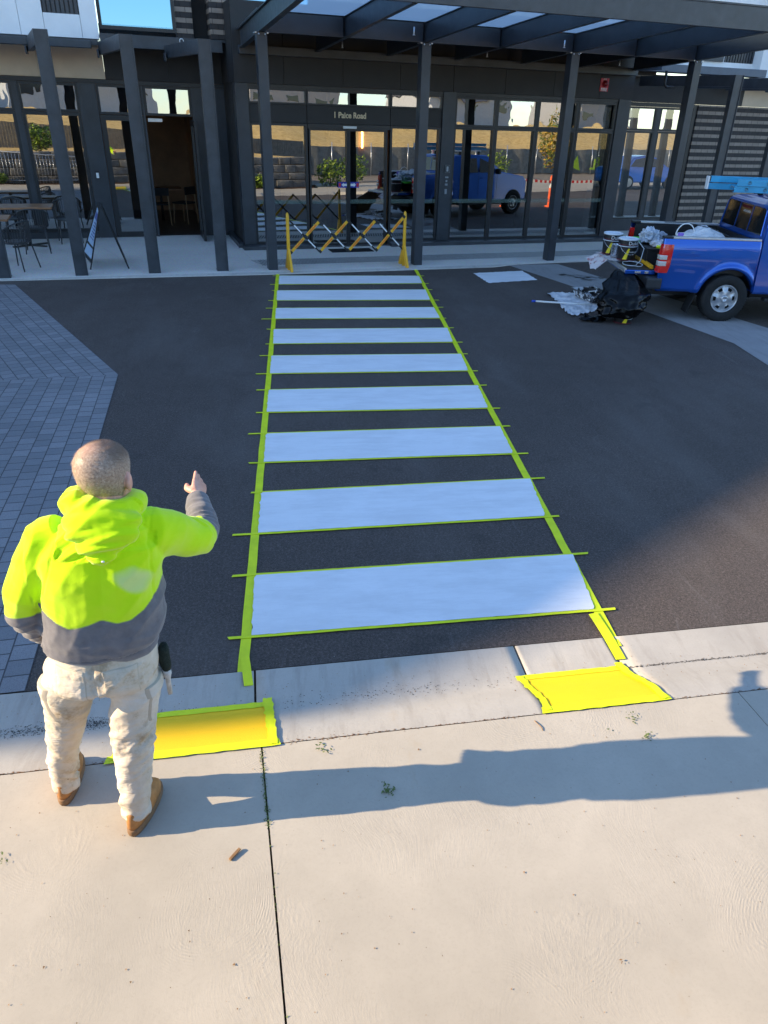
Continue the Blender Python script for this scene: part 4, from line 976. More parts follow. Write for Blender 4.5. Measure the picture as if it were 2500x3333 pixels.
def hairpt(a, z):
    tab_rx = [(r[0], r[1]) for r in HR]; tab_ry = [(r[0], r[2]) for r in HR]; tab_c = [(r[0], r[3]) for r in HR]
    c, s = math.cos(a), math.sin(a); rx, ry, cy = interp(z, tab_rx)*1.012+.0012, interp(z, tab_ry)*1.012+.0012, interp(z, tab_c)
    return Vector((math.copysign(abs(c)**.93, c)*rx, math.copysign(abs(s)**.93, s)*ry+cy, z))
def hairline(a):    # lowest z with hair, a=-pi/2 is the back
    b = math.sin(a); return -.085 if b < -.55 else (-.085+(b+.55)/.55*.06 if b < 0 else (-.025+b*.1))
bm = bmesh.new(); zt = [i/16 for i in range(17)]; rr = []
for t in zt:
    rg = []
    for i in range(48):
        a = 2*math.pi*i/48; z0 = hairline(a); z = z0+(.1085-z0)*(1-(1-t)**1.6); p = hairpt(a, z); p *= 1+.002*noise.noise(p*60); rg.append(HM @ p)
    rr.append(rg)
loft(bm, rr, caps=True); ho = bm_obj('hair', bm, M_hair, person, True); hair_attrs(ho.data)
rnd = random.Random(3); bm = bmesh.new()
for i in range(9000):
    a = rnd.uniform(0, 2*math.pi); z0 = hairline(a); z = z0+(.1075-z0)*rnd.random()**.8; p = hairpt(a, z); n = Vector((p.x, p.y+.008, p.z*.9)).normalized()
    sw = Vector((-(p.y+.05), p.x, 0)); dn = (Vector((p.x, p.y+.05, -.10))).normalized(); t = (dn*.8+sw.normalized()*.55); t = (t-n*t.dot(n)).normalized(); sd = t.cross(n)*.0003
    ln = .004+.006*rnd.random()+(.004 if z > .05 else 0); tip = p+t*ln*.95+n*ln*.30; b = p-n*.001
    bm.faces.new([bm.verts.new(HM @ q_) for q_ in (b-sd, b+sd, tip)])
hs_ = bm_obj('hair_strands', bm, M_hair, ho); hair_attrs(hs_.data)
# brush in the pocket
br = thing('dusting_brush', 'black bristled dusting brush stuck in the right pocket of the man\'s trousers', 'brush', (-.232, -1.185, .71)); br.scale = (.78, .8, .9)
bm = bmesh.new(); loft(bm, [ell(.004*math.sin(z*30), 0, z, rx, ry, 14, 2.5) for z, rx, ry in ((.085, .020, .022), (.11, .026, .026), (.16, .030, .030), (.20, .027, .028), (.222, .018, .020))])
for v in bm.verts: v.co += Vector((noise.noise(v.co*80), noise.noise(v.co*80+Vector((3, 3, 3))), 0))*.006
bm_obj('bristles', bm, simple('dark_bristle', (.018, .026, .02), .9, 0, .4, 60, .2, 1, 200, .004), br, True)
bm = bmesh.new(); loft(bm, [ell(0, 0, z, rx, ry, 12, 2.5) for z, rx, ry in ((-.06, .012, .010), (.03, .014, .011), (.06, .022, .02), (.086, .021, .021))]); bm_obj('handle', bm, simple('painty_handle', (.5, .48, .44), .6, 0, .3, 40), br, True)

# ================================================================ BARRIER
M_refl = simple('orange_reflector', (.75, .13, .02), .4)
bar_ = thing('expanding_barrier', 'yellow expanding trellis barrier standing between two canopy posts', 'barrier', (.144, 10.665, .017), R(13))
for s_, u0 in ((0, 0.03), (1, 2.27)):
    bm = bmesh.new()
    tube(bm, [(u0, 0, .0), (u0, 0, .5), (u0, 0, .90), (u0, 0, .955), (u0, 0, .985)], [.034, .031, .030, .026, .010], 12)
    f = 1 if s_ else -1
    for y_ in (-1, 1):
        pr = [(u0-.018, 0, .42), (u0+.018, 0, .42), (u0+.022, y_*.10, .02), (u0+.022, y_*.23, 0), (u0-.022, y_*.23, 0), (u0-.022, y_*.10, .02)]
        a = [bm.verts.new((u0-.02, y, z)) for y, z in ((0, .42), (y_*.05, .36), (y_*.24, .03), (y_*.24, 0), (y_*.15, 0), (y_*.03, .20), (0, .20))]
        b = [bm.verts.new((u0+.02, y, z)) for y, z in ((0, .42), (y_*.05, .36), (y_*.24, .03), (y_*.24, 0), (y_*.15, 0), (y_*.03, .20), (0, .20))]
        bm.faces.new(a); bm.faces.new(list(reversed(b)))
        for i in range(7): bm.faces.new((a[i], b[i], b[(i+1) % 7], a[(i+1) % 7]))
    bmesh.ops.recalc_face_normals(bm, faces=bm.faces); bm_obj('end_post', bm, M_yel, bar_)
for i in range(4):
    a, b = Vector((.07+.545*i, -.02, .31)), Vector((.615+.535*i+(0.02 if i == 3 else 0), -.02, .84 if i < 3 else .89))
    bm = bmesh.new(); bar(bm, a, b, .016, .05, bev=.004); sl_ = bm_obj('slat', bm, M_yel, bar_)
    d = b-a
    for t0, t1 in ((.14, .42), (.60, .88)):
        bm = bmesh.new(); bar(bm, a+d*t0+Vector((0, -.0095, 0)), a+d*t1+Vector((0, -.0095, 0)), .003, .020)
        bm_obj('reflector', bm, M_refl, sl_)
    bm = bmesh.new()
    for t0, t1 in ((-.03, .03), (.46, .54), (.97, 1.03)): bar(bm, a+d*t0, a+d*t1, .022, .053)
    bm_obj('joint_cap', bm, M_black, sl_)
    a, b = Vector((.075+.54*i, .012, .845)), Vector((.61+.545*i, .012, .30))
    bm = bmesh.new(); bar(bm, a, b, .014, .030, bev=.003); sl_ = bm_obj('slat', bm, M_black, bar_)
    d = b-a
    for t0, t1 in ((.14, .40), (.60, .86)):
        bm = bmesh.new(); bar(bm, a+d*t0+Vector((0, -.0085, 0)), a+d*t1+Vector((0, -.0085, 0)), .003, .022); bm_obj('reflector', bm, M_wht, sl_)

# ================================================================ CAFE FURNITURE, A-FRAME
def chair(loc, rz, label):
    t = thing('cafe_chair', label, 'chair', loc, rz, 'grey slatted cafe chairs')
    bm = bmesh.new(); loft(bm, [ell(0, 0, z, .215, .205, 24, 2.8) for z in (.435, .455)]); bm_obj('seat', bm, M_bronze, t)
    for x, y, dx, dy in ((-.17, .16, -.035, .05), (.17, .16, .035, .05), (-.17, -.16, -.045, -.07), (.17, -.16, .045, -.07)):
        bm = bmesh.new(); tube(bm, [(x, y, .44), (x+dx, y+dy, .0)], [.014, .010], 8); bm_obj('leg', bm, M_bronze, t)
    bm = bmesh.new()   # curved tub back, opening to +y
    arc = lambda a, z: (.245*math.cos(a)*(1+.12*(z-.45)), .225*math.sin(a)*(1+.15*(z-.45))-.02, z)
    top = [arc(math.pi*(1.0+i/18), .80-.12*(abs(i-9)/9)**2) for i in range(19)]
    tube(bm, [(top[0][0], .12, .64)]+top+[(top[-1][0], .12, .64)], .012, 8); tube(bm, [arc(math.pi*(1+i/18), .47) for i in range(19)], .009, 6)
    fr_ = bm_obj('back_frame', bm, M_bronze, t)
    for i in range(19):
        a = math.pi*(1.0+i/18); bm = bmesh.new() if i == 0 else bm2
        if i == 0: bm2 = bm
        bar(bm2, arc(a, .47), top[i], .006, .018)
    bm_obj('back_slats', bm2, M_bronze, t)
    return t
zp = .018
ch = chair((-4.60, 12.15, zp), R(15), 'grey slatted cafe chair tucked against the timber table, its back to the road')
c2 = copy_tree(ch, (-4.45, 10.55, zp), R(70), 'grey slatted cafe chair nearest the road beside the cut off column')
c3 = copy_tree(ch, (-4.28, 13.28, zp), R(200), 'grey slatted cafe chair half hidden behind the leaning column, beside the cafe window')
c4 = copy_tree(ch, (-5.35, 13.25, zp), R(180), 'grey slatted cafe chair on the far side of the timber table at the frame edge')
tb = thing('cafe_table', 'timber topped cafe table with black pedestal before the cafe window', 'table', (-4.93, 12.78, zp), A)
box('table_top', -.52, .52, -.30, .30, .715, .75, M_wood, tb, .004)
bm = bmesh.new(); tube(bm, [(0, 0, .02), (0, 0, .715)], .03, 10); bar(bm, (-.3, -.2, .02), (.3, .2, .02), .05, .025); bar(bm, (-.3, .2, .02), (.3, -.2, .02), .05, .025); bm_obj('pedestal', bm, M_black, tb)
tb2 = thing('cafe_table', 'second timber cafe table corner cut by the left edge of the frame', 'table', (-5.15, 11.15, zp), A)
box('table_top', -.45, .45, -.30, .30, .715, .75, M_wood, tb2, .004); bm = bmesh.new(); tube(bm, [(0, 0, .0), (0, 0, .715)], .03, 10); bm_obj('pedestal', bm, M_black, tb2)
af = thing('a_frame_sign', 'black A-frame sign with pale blue menu sheets beside the leaning column', 'sign', (-3.02, 10.95, zp), 0)
def frame4(bm, P, wd=.028):
    for i in range(4): bar(bm, P[i], P[(i+1) % 4], wd, .02)
top0, top1 = Vector((-.05, -.33, 1.0)), Vector((.07, .33, 1.0))
Lp = [Vector((-.27, -.42, .0)), Vector((-.62, .42, 0)), Vector((-.14, .33, 1.0)), Vector((.02, -.33, 1.0))]
Rp = [Vector((.36, -.30, .0)), Vector((.19, .36, 0)), Vector((-.10, .33, 1.0)), Vector((.06, -.33, 1.0))]
for P, nm in ((Lp, 'front_frame'), (Rp, 'rear_frame')):
    bm = bmesh.new(); bar(bm, P[0], P[3], .03, .022); bar(bm, P[1], P[2], .03, .022); bar(bm, P[3], P[2], .03, .03); bar(bm, P[0].lerp(P[3], .12), P[1].lerp(P[2], .12), .03, .02)
    f_ = bm_obj(nm, bm, M_black, af)
    if nm == 'front_frame':
        bm = bmesh.new(); a, b, c, d = Lp[0].lerp(Lp[3], .14), Lp[1].lerp(Lp[2], .14), Lp[2].lerp(Lp[1], .03), Lp[3].lerp(Lp[0], .03)
        n_ = (b-a).cross(d-a).normalized()*.004; bm.faces.new([bm.verts.new(q) for q in (a, b, c, d)]); pn = bm_obj('board', bm, M_black, f_)
        for k_, (u0, u1, v0, v1) in enumerate(((.07, .93, .03, .22), (.07, .93, .27, .96))):
            bm = bmesh.new(); qq = lambda u, v: a.lerp(b, u).lerp(d.lerp(c, u), v)
            for sg in (-1, 1): bm.faces.new([bm.verts.new(q+n_*sg) for q in (qq(u0, v0), qq(u1, v0), qq(u1, v1), qq(u0, v1))])
            pn2 = bm_obj('menu_sheet', bm, simple('menu_paper', (.42, .58, .75), .5, 0, .1, 5), pn)
        bm = bmesh.new()
        for v in (.38, .44, .50, .56, .62, .68): 
            for sg in (-1, 1): bm.faces.new([bm.verts.new(q+n_*1.4*sg) for q in (qq(.15, v), qq(.8-.2*random.random(), v), qq(.8-.2*random.random(), v+.018), qq(.15, v+.018))])
        for sg in (-1, 1): bm.faces.new([bm.verts.new(q+n_*1.4*sg) for q in (qq(.15, .76), qq(.85, .76), qq(.85, .90), qq(.15, .90))])
        bm_obj('print', bm, simple('menu_print', (.05, .08, .30), .5), pn)

# ================================================================ PICKUP TRUCK (u forward, v to the far side)
TO = Vector((6.90, 8.01, 0)); TH = R(-6)
tk = thing('pickup_truck', 'metallic blue dual cab pickup with its tailgate down, loaded with painting gear', 'pickup truck', TO, TH)
def TW_(u, v, z=0): return TO+Vector((math.cos(TH)*u-math.sin(TH)*v, math.sin(TH)*u+math.cos(TH)*v, z))
WC = (-.06, .345); WR = .345
def vside(u, z, cab=False):
    base = -.865-.02*math.exp(-((z-.85)/.22)**2)+(max(0, z-1.08)*.22)
    d = math.hypot(u-WC[0], z-WC[1]); base -= .030*math.exp(-((d-.45)/.045)**2)
    return base
def side_panel(sg):
    bm = bmesh.new(); N = 60; us = [-1.13+(1.455)*i/N for i in range(N+1)]; g = []
    for u in us:
        d2 = .43**2-(u-WC[0])**2; lo = .42 if u < -.5 or u > .38 else .42
        if d2 > 0: lo = max(.42, WC[1]+math.sqrt(d2))
        if u < -.62: lo = .43
        g.append([bm.verts.new((u+(.03 if i_ < 2 and z_ else 0)*0, sg*-1*vside(u, z)*-1, z)) for i_, z_, z in [(u, 0, lo+(1.175-lo)*j/14) for j in range(15)]])
    for i in range(N):
        for j in range(14): bm.faces.new((g[i][j], g[i+1][j], g[i+1][j+1], g[i][j+1])).smooth = True
    # wheel arch lip and inner return
    for i in range(N):
        a, b = g[i][0], g[i+1][0]; c = bm.verts.new(b.co+Vector((0, sg*.10*-1*-1, 0))); d = bm.verts.new(a.co+Vector((0, sg*.10, 0)))
        bm.faces.new((a, d, c, b))
    for i in (0, N):
        for j in range(14):
            a, b = g[i][j], g[i][j+1]; bm.faces.new((a, b, bm.verts.new(b.co+Vector((0, sg*.07, 0))), bm.verts.new(a.co+Vector((0, sg*.07, 0)))))
    bmesh.ops.recalc_face_normals(bm, faces=bm.faces)
    return bm
def mirror(bm):
    for v in bm.verts: v.co.y *= -1
    bmesh.ops.reverse_faces(bm, faces=bm.faces); return bm
for sg in (1, -1):
    bm = side_panel(1)
    if sg < 0: bm = mirror(bm)
    sd = bm_obj('tub_side', bm, M_blue, tk, True)
    S = lambda a, b: (min(sg*a, sg*b), max(sg*a, sg*b))
    y0, y1 = S(-.80, -.76); box('tub_liner', -1.08, .33, y0, y1, .70, 1.165, M_black, tk)
    y0, y1 = S(-.845, -.74); box('tub_rail', -1.0, .32, y0, y1, 1.176, 1.205, M_alu, tk, .006)
    y0, y1 = S(-.85, -.745); box('rail_cap', -1.14, -1.002, y0, y1, 1.176, 1.208, M_black, tk, .008)
    # tail light wrapping the corner
    bm = bmesh.new(); pr = []
    for z in (.70, .80, .90, 1.0, 1.10):
        k = (z-.7)/.4; o_ = -.896+(.02*k**3); u_r = -1.175+.03*k; u_f = -.975+(.0 if z > .75 else -.02)-.02*(1-k)
        pr.append([Vector((u_f, o_+.02, z)), Vector((u_f-.01, o_-.004, z)), Vector((u_r+.05, o_-.006, z)), Vector((u_r+.012, o_+.012, z)), Vector((u_r, o_+.05, z)), Vector((u_r, -.775, z)), Vector((u_f, -.775, z))])
    loft(bm, pr); 
    if sg < 0: mirror(bm)
    bmesh.ops.recalc_face_normals(bm, faces=bm.faces)
    tl_ = bm_obj('tail_light', bm, M_tail, tk, auto=35)
    for z0, z1, d_ in ((.795, .865, .0), (.885, .95, .02)):
        bm = bmesh.new(); B(bm, -1.182+.014*d_*10, -1.06, -.906, -.80, z0, z1, None, 0, .012)
        if sg < 0: mirror(bm)
        bm_obj('lens', bm, M_lens, tl_)
    # wheels
    for ux in (WC[0], 2.86):
        WM = Matrix.Translation((ux, -.79*sg, WR)) @ Matrix.Rotation(R(90) if sg > 0 else R(-90), 4, 'X')
        wt = bpy.data.objects.new('wheel', None); COL.objects.link(wt); wt.parent = tk
        bm = bmesh.new(); lathe(bm, [(.20, -.11), (.215, -.118), (.28, -.125), (.325, -.118), (.342, -.098), (.346, -.05), (.346, .05), (.342, .098), (.325, .112), (.28, .12), (.235, .116), (.212, .105), (.205, .09)], 48, WM)
        for i in range(60):
            a = 2*math.pi*i/60
            for s2 in (-1, 1):
                c = Vector((math.cos(a)*.346, math.sin(a)*.346, s2*.06)); M2 = WM @ Matrix.Translation(c) @ Matrix.Rotation(a, 4, 'Z'); B(bm, -.002, .004, -.010, .010, -.035, .035, M2)
        bm_obj('tyre', bm, M_tyre, wt)
        bm = bmesh.new(); prof = [(.208, .09), (.205, .10), (.196, .10), (.19, .085), (.182, .06)]
        lathe(bm, prof, 48, WM)
        # dish with six windows
        rr_ = [.182, .165, .125, .10, .055]; zz_ = [.06, .068, .082, .086, .088]; nseg = 72; vv = []
        for r_, z_ in zip(rr_, zz_): vv.append([bm.verts.new(WM @ Vector((r_*math.cos(2*math.pi*k/nseg), r_*math.sin(2*math.pi*k/nseg), z_+(.010*math.cos(2*math.pi*k/nseg*6) if r_ in (.125, .165) else 0)))) for k in range(nseg)])
        for i in range(4):
            for k in range(nseg):
                if i == 1 and (k % 12) in (0, 1, 2, 10, 11, 9)[0:5]: continue
                bm.faces.new((vv[i][k], vv[i][(k+1) % nseg], vv[i+1][(k+1) % nseg], vv[i+1][k])).smooth = True
        lathe(bm, [(.056, .087), (.054, .112), (.045, .122), (.03, .124), (.028, .118), (.001, .118)], 24, WM)
        bm_obj('rim', bm, M_rim, wt)
        bm = bmesh.new(); lathe(bm, [(.19, .03), (.001, .03)], 32, WM); bm_obj('brake', bm, M_black, wt)
    bm = bmesh.new(); B(bm, -.50, -.485, -.86, -.63, .11, .44, Matrix.Translation((-.02, 0, 0)) @ Matrix.Rotation(R(6), 4, 'Y') if False else None, 0, .003)
    for v in bm.verts: v.co.x -= (.45-v.co.z)*.28
    if sg < 0: mirror(bm)
    bm_obj('mud_flap', bm, M_tyre, tk)
    # arch liner
    bm = bmesh.new(); pr = [(WC[0]+.425*math.cos(a), WC[1]+.425*math.sin(a)) for a in [math.pi*i/16 for i in range(17)]]
    for (a, b) in zip(pr[:-1], pr[1:]): bm.faces.new([bm.verts.new(q) for q in ((a[0], -.80*sg, a[1]), (b[0], -.80*sg, b[1]), (b[0], -.35*sg, b[1]), (a[0], -.35*sg, a[1]))])
    bm_obj('arch_liner', bm, M_black, tk)
bm = bmesh.new(); prt = []
B(bm, -.91, -.60, -.8895, -.8875, .70, .99, None, 0, .0)
for v in bm.verts: pass
bm.free()
bm = bmesh.new(); pts = [(-.90, .70), (-.60, .70), (-.585, .72), (-.575, .98), (-.60, 1.0), (-.88, .985), (-.905, .96), (-.915, .72)]
f = bm.faces.new([bm.verts.new((u, vside(u, z)-.003, z)) for u, z in pts]); bm_obj('flank_panel', bm, M_blue, tk)  # blue panel standing slightly proud of the near tub side
box('tub_floor', -1.12, .33, -.76, .76, .66, .70, M_black, tk)
box('headboard', .28, .31, -.76, .76, .70, 1.17, M_black, tk)
# tailgate, down
tgm = bmesh.new(); B(tgm, -1.60, -1.13, -.72, .72, .635, .695, None, 0, .012); tg_ = bm_obj('tailgate', tgm, M_blue, tk)
box('tailgate_liner', -1.575, -1.15, -.70, .70, .696, .703, M_black, tg_)
box('edge_strip', -1.612, -1.576, -.715, .715, .655, .712, M_alu, tg_, .004)
bm = bmesh.new(); B(bm, -1.45, -1.36, -.728, -.721, .65, .68, None, 0, .003); B(bm, -1.30, -1.24, -.73, -.721, .65, .685, None, 0, .003); bm_obj('latch', bm, M_chrome, tg_)
bm = bmesh.new(); B(bm, -1.30, -1.06, -.89, .89, .45, .62, None, 0, .03); bm_obj('bumper', bm, simple('bumper_plastic', (.022, .024, .028), .5), tk)
pl_ = box('number_plate', -1.312, -1.302, -.42, -.10, .50, .60, M_wht, tk)
text('plate_text', 'III', .06, M_black, Matrix.Translation((-1.3135, -.26, .55)) @ Matrix.Rotation(R(-90), 4, 'Z') @ Matrix.Rotation(R(90), 4, 'X'), pl_, .001)
box('underbody', -1.05, 2.9, -.5, .5, .30, .655, M_black, tk)
# cab: side profile (u,z) lofted across
prof = [(.345, .42), (.345, 1.20), (.385, 1.60), (.46, 1.665), (1.1, 1.70), (1.75, 1.68), (2.28, 1.24), (3.30, 1.08), (3.42, .9), (3.42, .42)]
def inset(u, z): return .865 if z < 1.16 else .865-(z-1.16)*.20
bm = bmesh.new(); L1 = [bm.verts.new((u, -inset(u, z), z)) for u, z in prof]; L2 = [bm.verts.new((u, inset(u, z), z)) for u, z in prof]
bm.faces.new(L1); bm.faces.new(list(reversed(L2)))
for i in range(len(prof)): bm.faces.new((L1[i], L2[i], L2[(i+1) % len(prof)], L1[(i+1) % len(prof)]))
bmesh.ops.recalc_face_normals(bm, faces=bm.faces); bmesh.ops.bevel(bm, geom=list(bm.edges), offset=.028, segments=3, affect='EDGES')
cab = bm_obj('cab', bm, M_blue, tk, auto=40)
def on_back(v, z, o=.004): u = .345+(z-1.20)*.1; return (u-o, v, z)
gp = [(-.72, 1.235), (.76, 1.235), (.70, 1.585), (.64, 1.61), (-.60, 1.61), (-.66, 1.585)]
bm = bmesh.new(); bm.faces.new([bm.verts.new(on_back(v, z)) for v, z in gp]); rw = bm_obj('rear_window', bm, M_cglass, cab)
bm = bmesh.new()
for v in (-.22, .25): bar(bm, on_back(v, 1.225, .008), on_back(v, 1.61, .008), .012, .010)
for a, b in zip(gp, gp[1:]+gp[:1]): bar(bm, on_back(*a, .006), on_back(*b, .006), .014, .012)
bm_obj('window_divider', bm, M_blue, rw)
bm = bmesh.new(); B(bm, .36, .376, -.13, .14, 1.545, 1.585); bm_obj('brake_light', bm, simple('dark_brake_lens', (.12, .01, .01), .3), cab)
text('sticker', 'AMAYAMA', .052, M_wht, Matrix.Translation(on_back(-.03, 1.50, .0065)) @ Matrix.Rotation(R(-90), 4, 'Z') @ Matrix.Rotation(R(90-5.7), 4, 'X'), rw, .0004)
for sg in (1, -1):
    for a, b in ((.72, 1.32), (1.38, 2.02)):
        zt_ = lambda u: 1.60 if u < 1.7 else 1.60-(u-1.7)*.6
        bm = bmesh.new(); bm.faces.new([bm.verts.new((u, -sg*(inset(u, z)+.003), z)) for u, z in ((a, 1.21), (b, 1.21), (b-.02, zt_(b)), (a+.06, 1.60))]); bm_obj('side_window', bm, M_cglass, cab)
    bm = bmesh.new()
    for u in (.60, 1.35, 2.12): B(bm, u-.004, u+.004, -sg*.8655-.0015, -sg*.8655+.0015, .48, 1.18)
    B(bm, .60, 2.12, -sg*.8655-.0015, -sg*.8655+.0015, .475, .483); bm_obj('door_gap', bm, M_black, cab)
    bm = bmesh.new()
    for u in (.72, 1.48): B(bm, u, u+.14, min(-sg*.868, -sg*.895), max(-sg*.868, -sg*.895), 1.04, 1.07, None, 0, .008)
    bm_obj('door_handle', bm, M_blue, cab)
    bm = bmesh.new(); B(bm, .55, 2.3, min(-sg*.80, -sg*.93), max(-sg*.80, -sg*.93), .32, .37, None, 0, .01); bm_obj('side_step', bm, M_black, tk)
    bm = bmesh.new(); B(bm, 2.0, 2.12, min(-sg*.88, -sg*1.05), max(-sg*.88, -sg*1.05), 1.17, 1.32, None, 0, .03); bm_obj('mirror', bm, M_black, cab)
    bm = bmesh.new(); lathe(bm, [(.365, 0), (.32, .002), (.001, .002)], 32, Matrix.Translation((2.86, -sg*.868, .36)) @ Matrix.Rotation(R(90)*sg, 4, 'X')); bm_obj('front_arch', bm, M_black, tk)
bm = bmesh.new(); bm.faces.new([bm.verts.new(p) for p in ((1.83, -.60, 1.645), (2.25, -.74, 1.285), (2.25, .74, 1.285), (1.83, .60, 1.645))]); bm_obj('windscreen', bm, M_cglass, cab)
bm = bmesh.new(); B(bm, 3.40, 3.50, -.85, .85, .38, .62, None, 0, .03); B(bm, 3.41, 3.44, -.4, .4, .68, .92); bm_obj('front_bumper', bm, M_black, tk)
for sg in (1, -1): box('headlight', 3.30, 3.435, min(sg*.55, sg*.84), max(sg*.55, sg*.84), .78, .98, M_lens, tk, .02)
# roof rack and ladder
rk = thing('roof_rack', 'aluminium roof rack bars with black feet on the blue cab', 'roof rack', TO, TH)
for u in (.80, 1.55):
    box('crossbar', u-.02, u+.02, -.68, .68, 1.775, 1.798, M_alu, rk, .004)
    for v in (-.58, .58): box('foot', u-.035, u+.035, v-.03, v+.03, 1.68, 1.774, M_black, rk, .01)
ld = thing('ladder', 'light blue fibreglass ladder strapped on the roof of the pickup', 'ladder', TO, TH)
q = simple('blue_fibreglass', (.03, .30, .52), .4, 0, .15, 6)
for k_, (v, z, u0, u1) in enumerate(((-.10, 1.80, -.36, 2.5), (-.50, 1.80, -.12, 2.5), (-.12, 1.90, -.34, 2.5), (-.52, 1.89, -.10, 2.45))):
    bm = bmesh.new(); B(bm, u0, u1, v-.006, v+.006, z, z+.085, None, 0, .002); B(bm, u0, u1, v+.007, v+.035, z, z+.008); B(bm, u0, u1, v+.007, v+.035, z+.077, z+.085)
    st_ = bm_obj('stile', bm, q, ld)
    if v < -.4:
        M_riv = simple('rivet', (.06, .2, .3), .5)
        for i in range(9):
            bm = bmesh.new(); M2 = Matrix.Translation((u0+.18+.28*i, v-.0075, z+.042)) @ Matrix.Rotation(R(90), 4, 'X'); lathe(bm, [(.001, 0), (.028, 0), (.026, .003)], 12, M2)
            bm_obj('rung_end', bm, M_riv, st_)
for i in range(9):
    bm = bmesh.new(); tube(bm, [(.0+.28*i, -.49, 1.845), (.0+.28*i, -.11, 1.845)], .016, 8); bm_obj('rung', bm, M_alu, ld)
for z in (1.80, 1.89): box('end_cap', -.385, -.361, -.13, -.04, z, z+.09, M_wht, ld, .004)

# ---- cloths and loads
def cloth(name, P, n, z, amp, mt, label, cat, seed=0, edge=.03, fn=None, fr=5.0, rim=None):
    """crumpled sheet: P four corners (world)"""
    P = [Vector(p) for p in P]; bm = bmesh.new(); g = []
    for i in range(n+1):
        r = []
        for j in range(n+1):
            u, v = i/n, j/n; p = P[0].lerp(P[1], u).lerp(P[3].lerp(P[2], u), v)
            e = edge*noise.noise(Vector((u*7, v*7, seed))); p = p+Vector((e, edge*noise.noise(Vector((u*7, v*7, seed+9))), 0))
            h = amp*(max(0, ridge(noise.noise(Vector((p.x*fr, p.y*fr, seed))))-.35)*1.2+.35*abs(noise.noise(Vector((p.x*fr*3, p.y*fr*3, seed+4)))))
            p.z += z+h
            if fn: p = fn(p, u, v)
            r.append(bm.verts.new(p))
        g.append(r)
    for i in range(n):
        for j in range(n): bm.faces.new((g[i][j], g[i+1][j], g[i+1][j+1], g[i][j+1])).smooth = True
    bmesh.ops.recalc_face_normals(bm, faces=bm.faces)
    o = bm_obj(name, bm, mt); tag(o, label, cat); return o
q = MT('painty_cloth'); c = q.mix(q.ramp(q.noise(9, 5, .7), [(.55, 0), (.62, .8)]), (.62, .56, .55), (.40, .10, .10)); c = q.mix(q.ramp(q.noise(14, 5, .7), [(.62, 0), (.66, 1)]), c, (.10, .07, .06)); q.col(c); q.rough(.9); q.bump(q.noise(90, 4), .5, .004); M_rag = q.m
q = MT('drop_sheet'); q.col(q.ramp(q.noise(6, 5), [(.3, (.50, .50, .51)), (.7, (.68, .68, .68))])); q.rough(.8); q.bump(q.noise(30, 5, .7), .6, .01); M_sheet = q.m
def tw3(*a): return TW_(*a)
def hang(p, u, v):
    if v > .5: pass
    return p
cl = cloth('paint_rag', [TW_(-1.66, -.10), TW_(-1.22, -.10), TW_(-1.22, .70), TW_(-1.70, .70)], 40, .706, .012, M_rag, 'paint stained rag spread under the tins on the lowered tailgate', 'cloth', 5, .02)
def drop(p, u, v):
    k = max(0, u-.15); q_ = p.copy(); q_.z = .715-.0*k-(.27*max(0, u-.2))+.02*math.sin(v*14)*u; return q_
cloth('hanging_rag', [TW_(-1.60, .10), TW_(-1.82, .05), TW_(-1.86, .70), TW_(-1.60, .68)], 30, 0, .0, M_rag, 'pink stained end of rag hanging over the tailgate edge', 'cloth', 8, .02, lambda p, u, v: Vector((p.x+.02*math.sin(v*11), p.y, .712-.17*max(0, u-.12)*(1+.3*math.sin(v*5))+.008*math.sin(v*30))))
gs = cloth('ground_sheet', [(4.56, 8.90, 0), (5.50, 8.92, 0), (5.15, 7.85, 0), (4.45, 7.36, 0)], 46, .006, .045, M_sheet, 'crumpled white drop sheet lying on the asphalt under the paint tray', 'drop sheet', 2, .06, fr=6)
tarp = cloth('tarpaulin', [TW_(-.72, -.70), TW_(.24, -.72), TW_(.27, .45), TW_(-.30, .62)], 60, .98, .10, M_sheet, 'pale grey drop sheet heaped in the pickup tub behind the cab', 'drop sheet', 6, .05,
             lambda p, u, v: Vector((p.x, p.y, .98+.26*math.sin(min(1, u*1.1+.12)*math.pi)**.7*math.sin(min(1, v*.9+.1)*math.pi)**.6+.5*(p.z-.98))), fr=4.5)
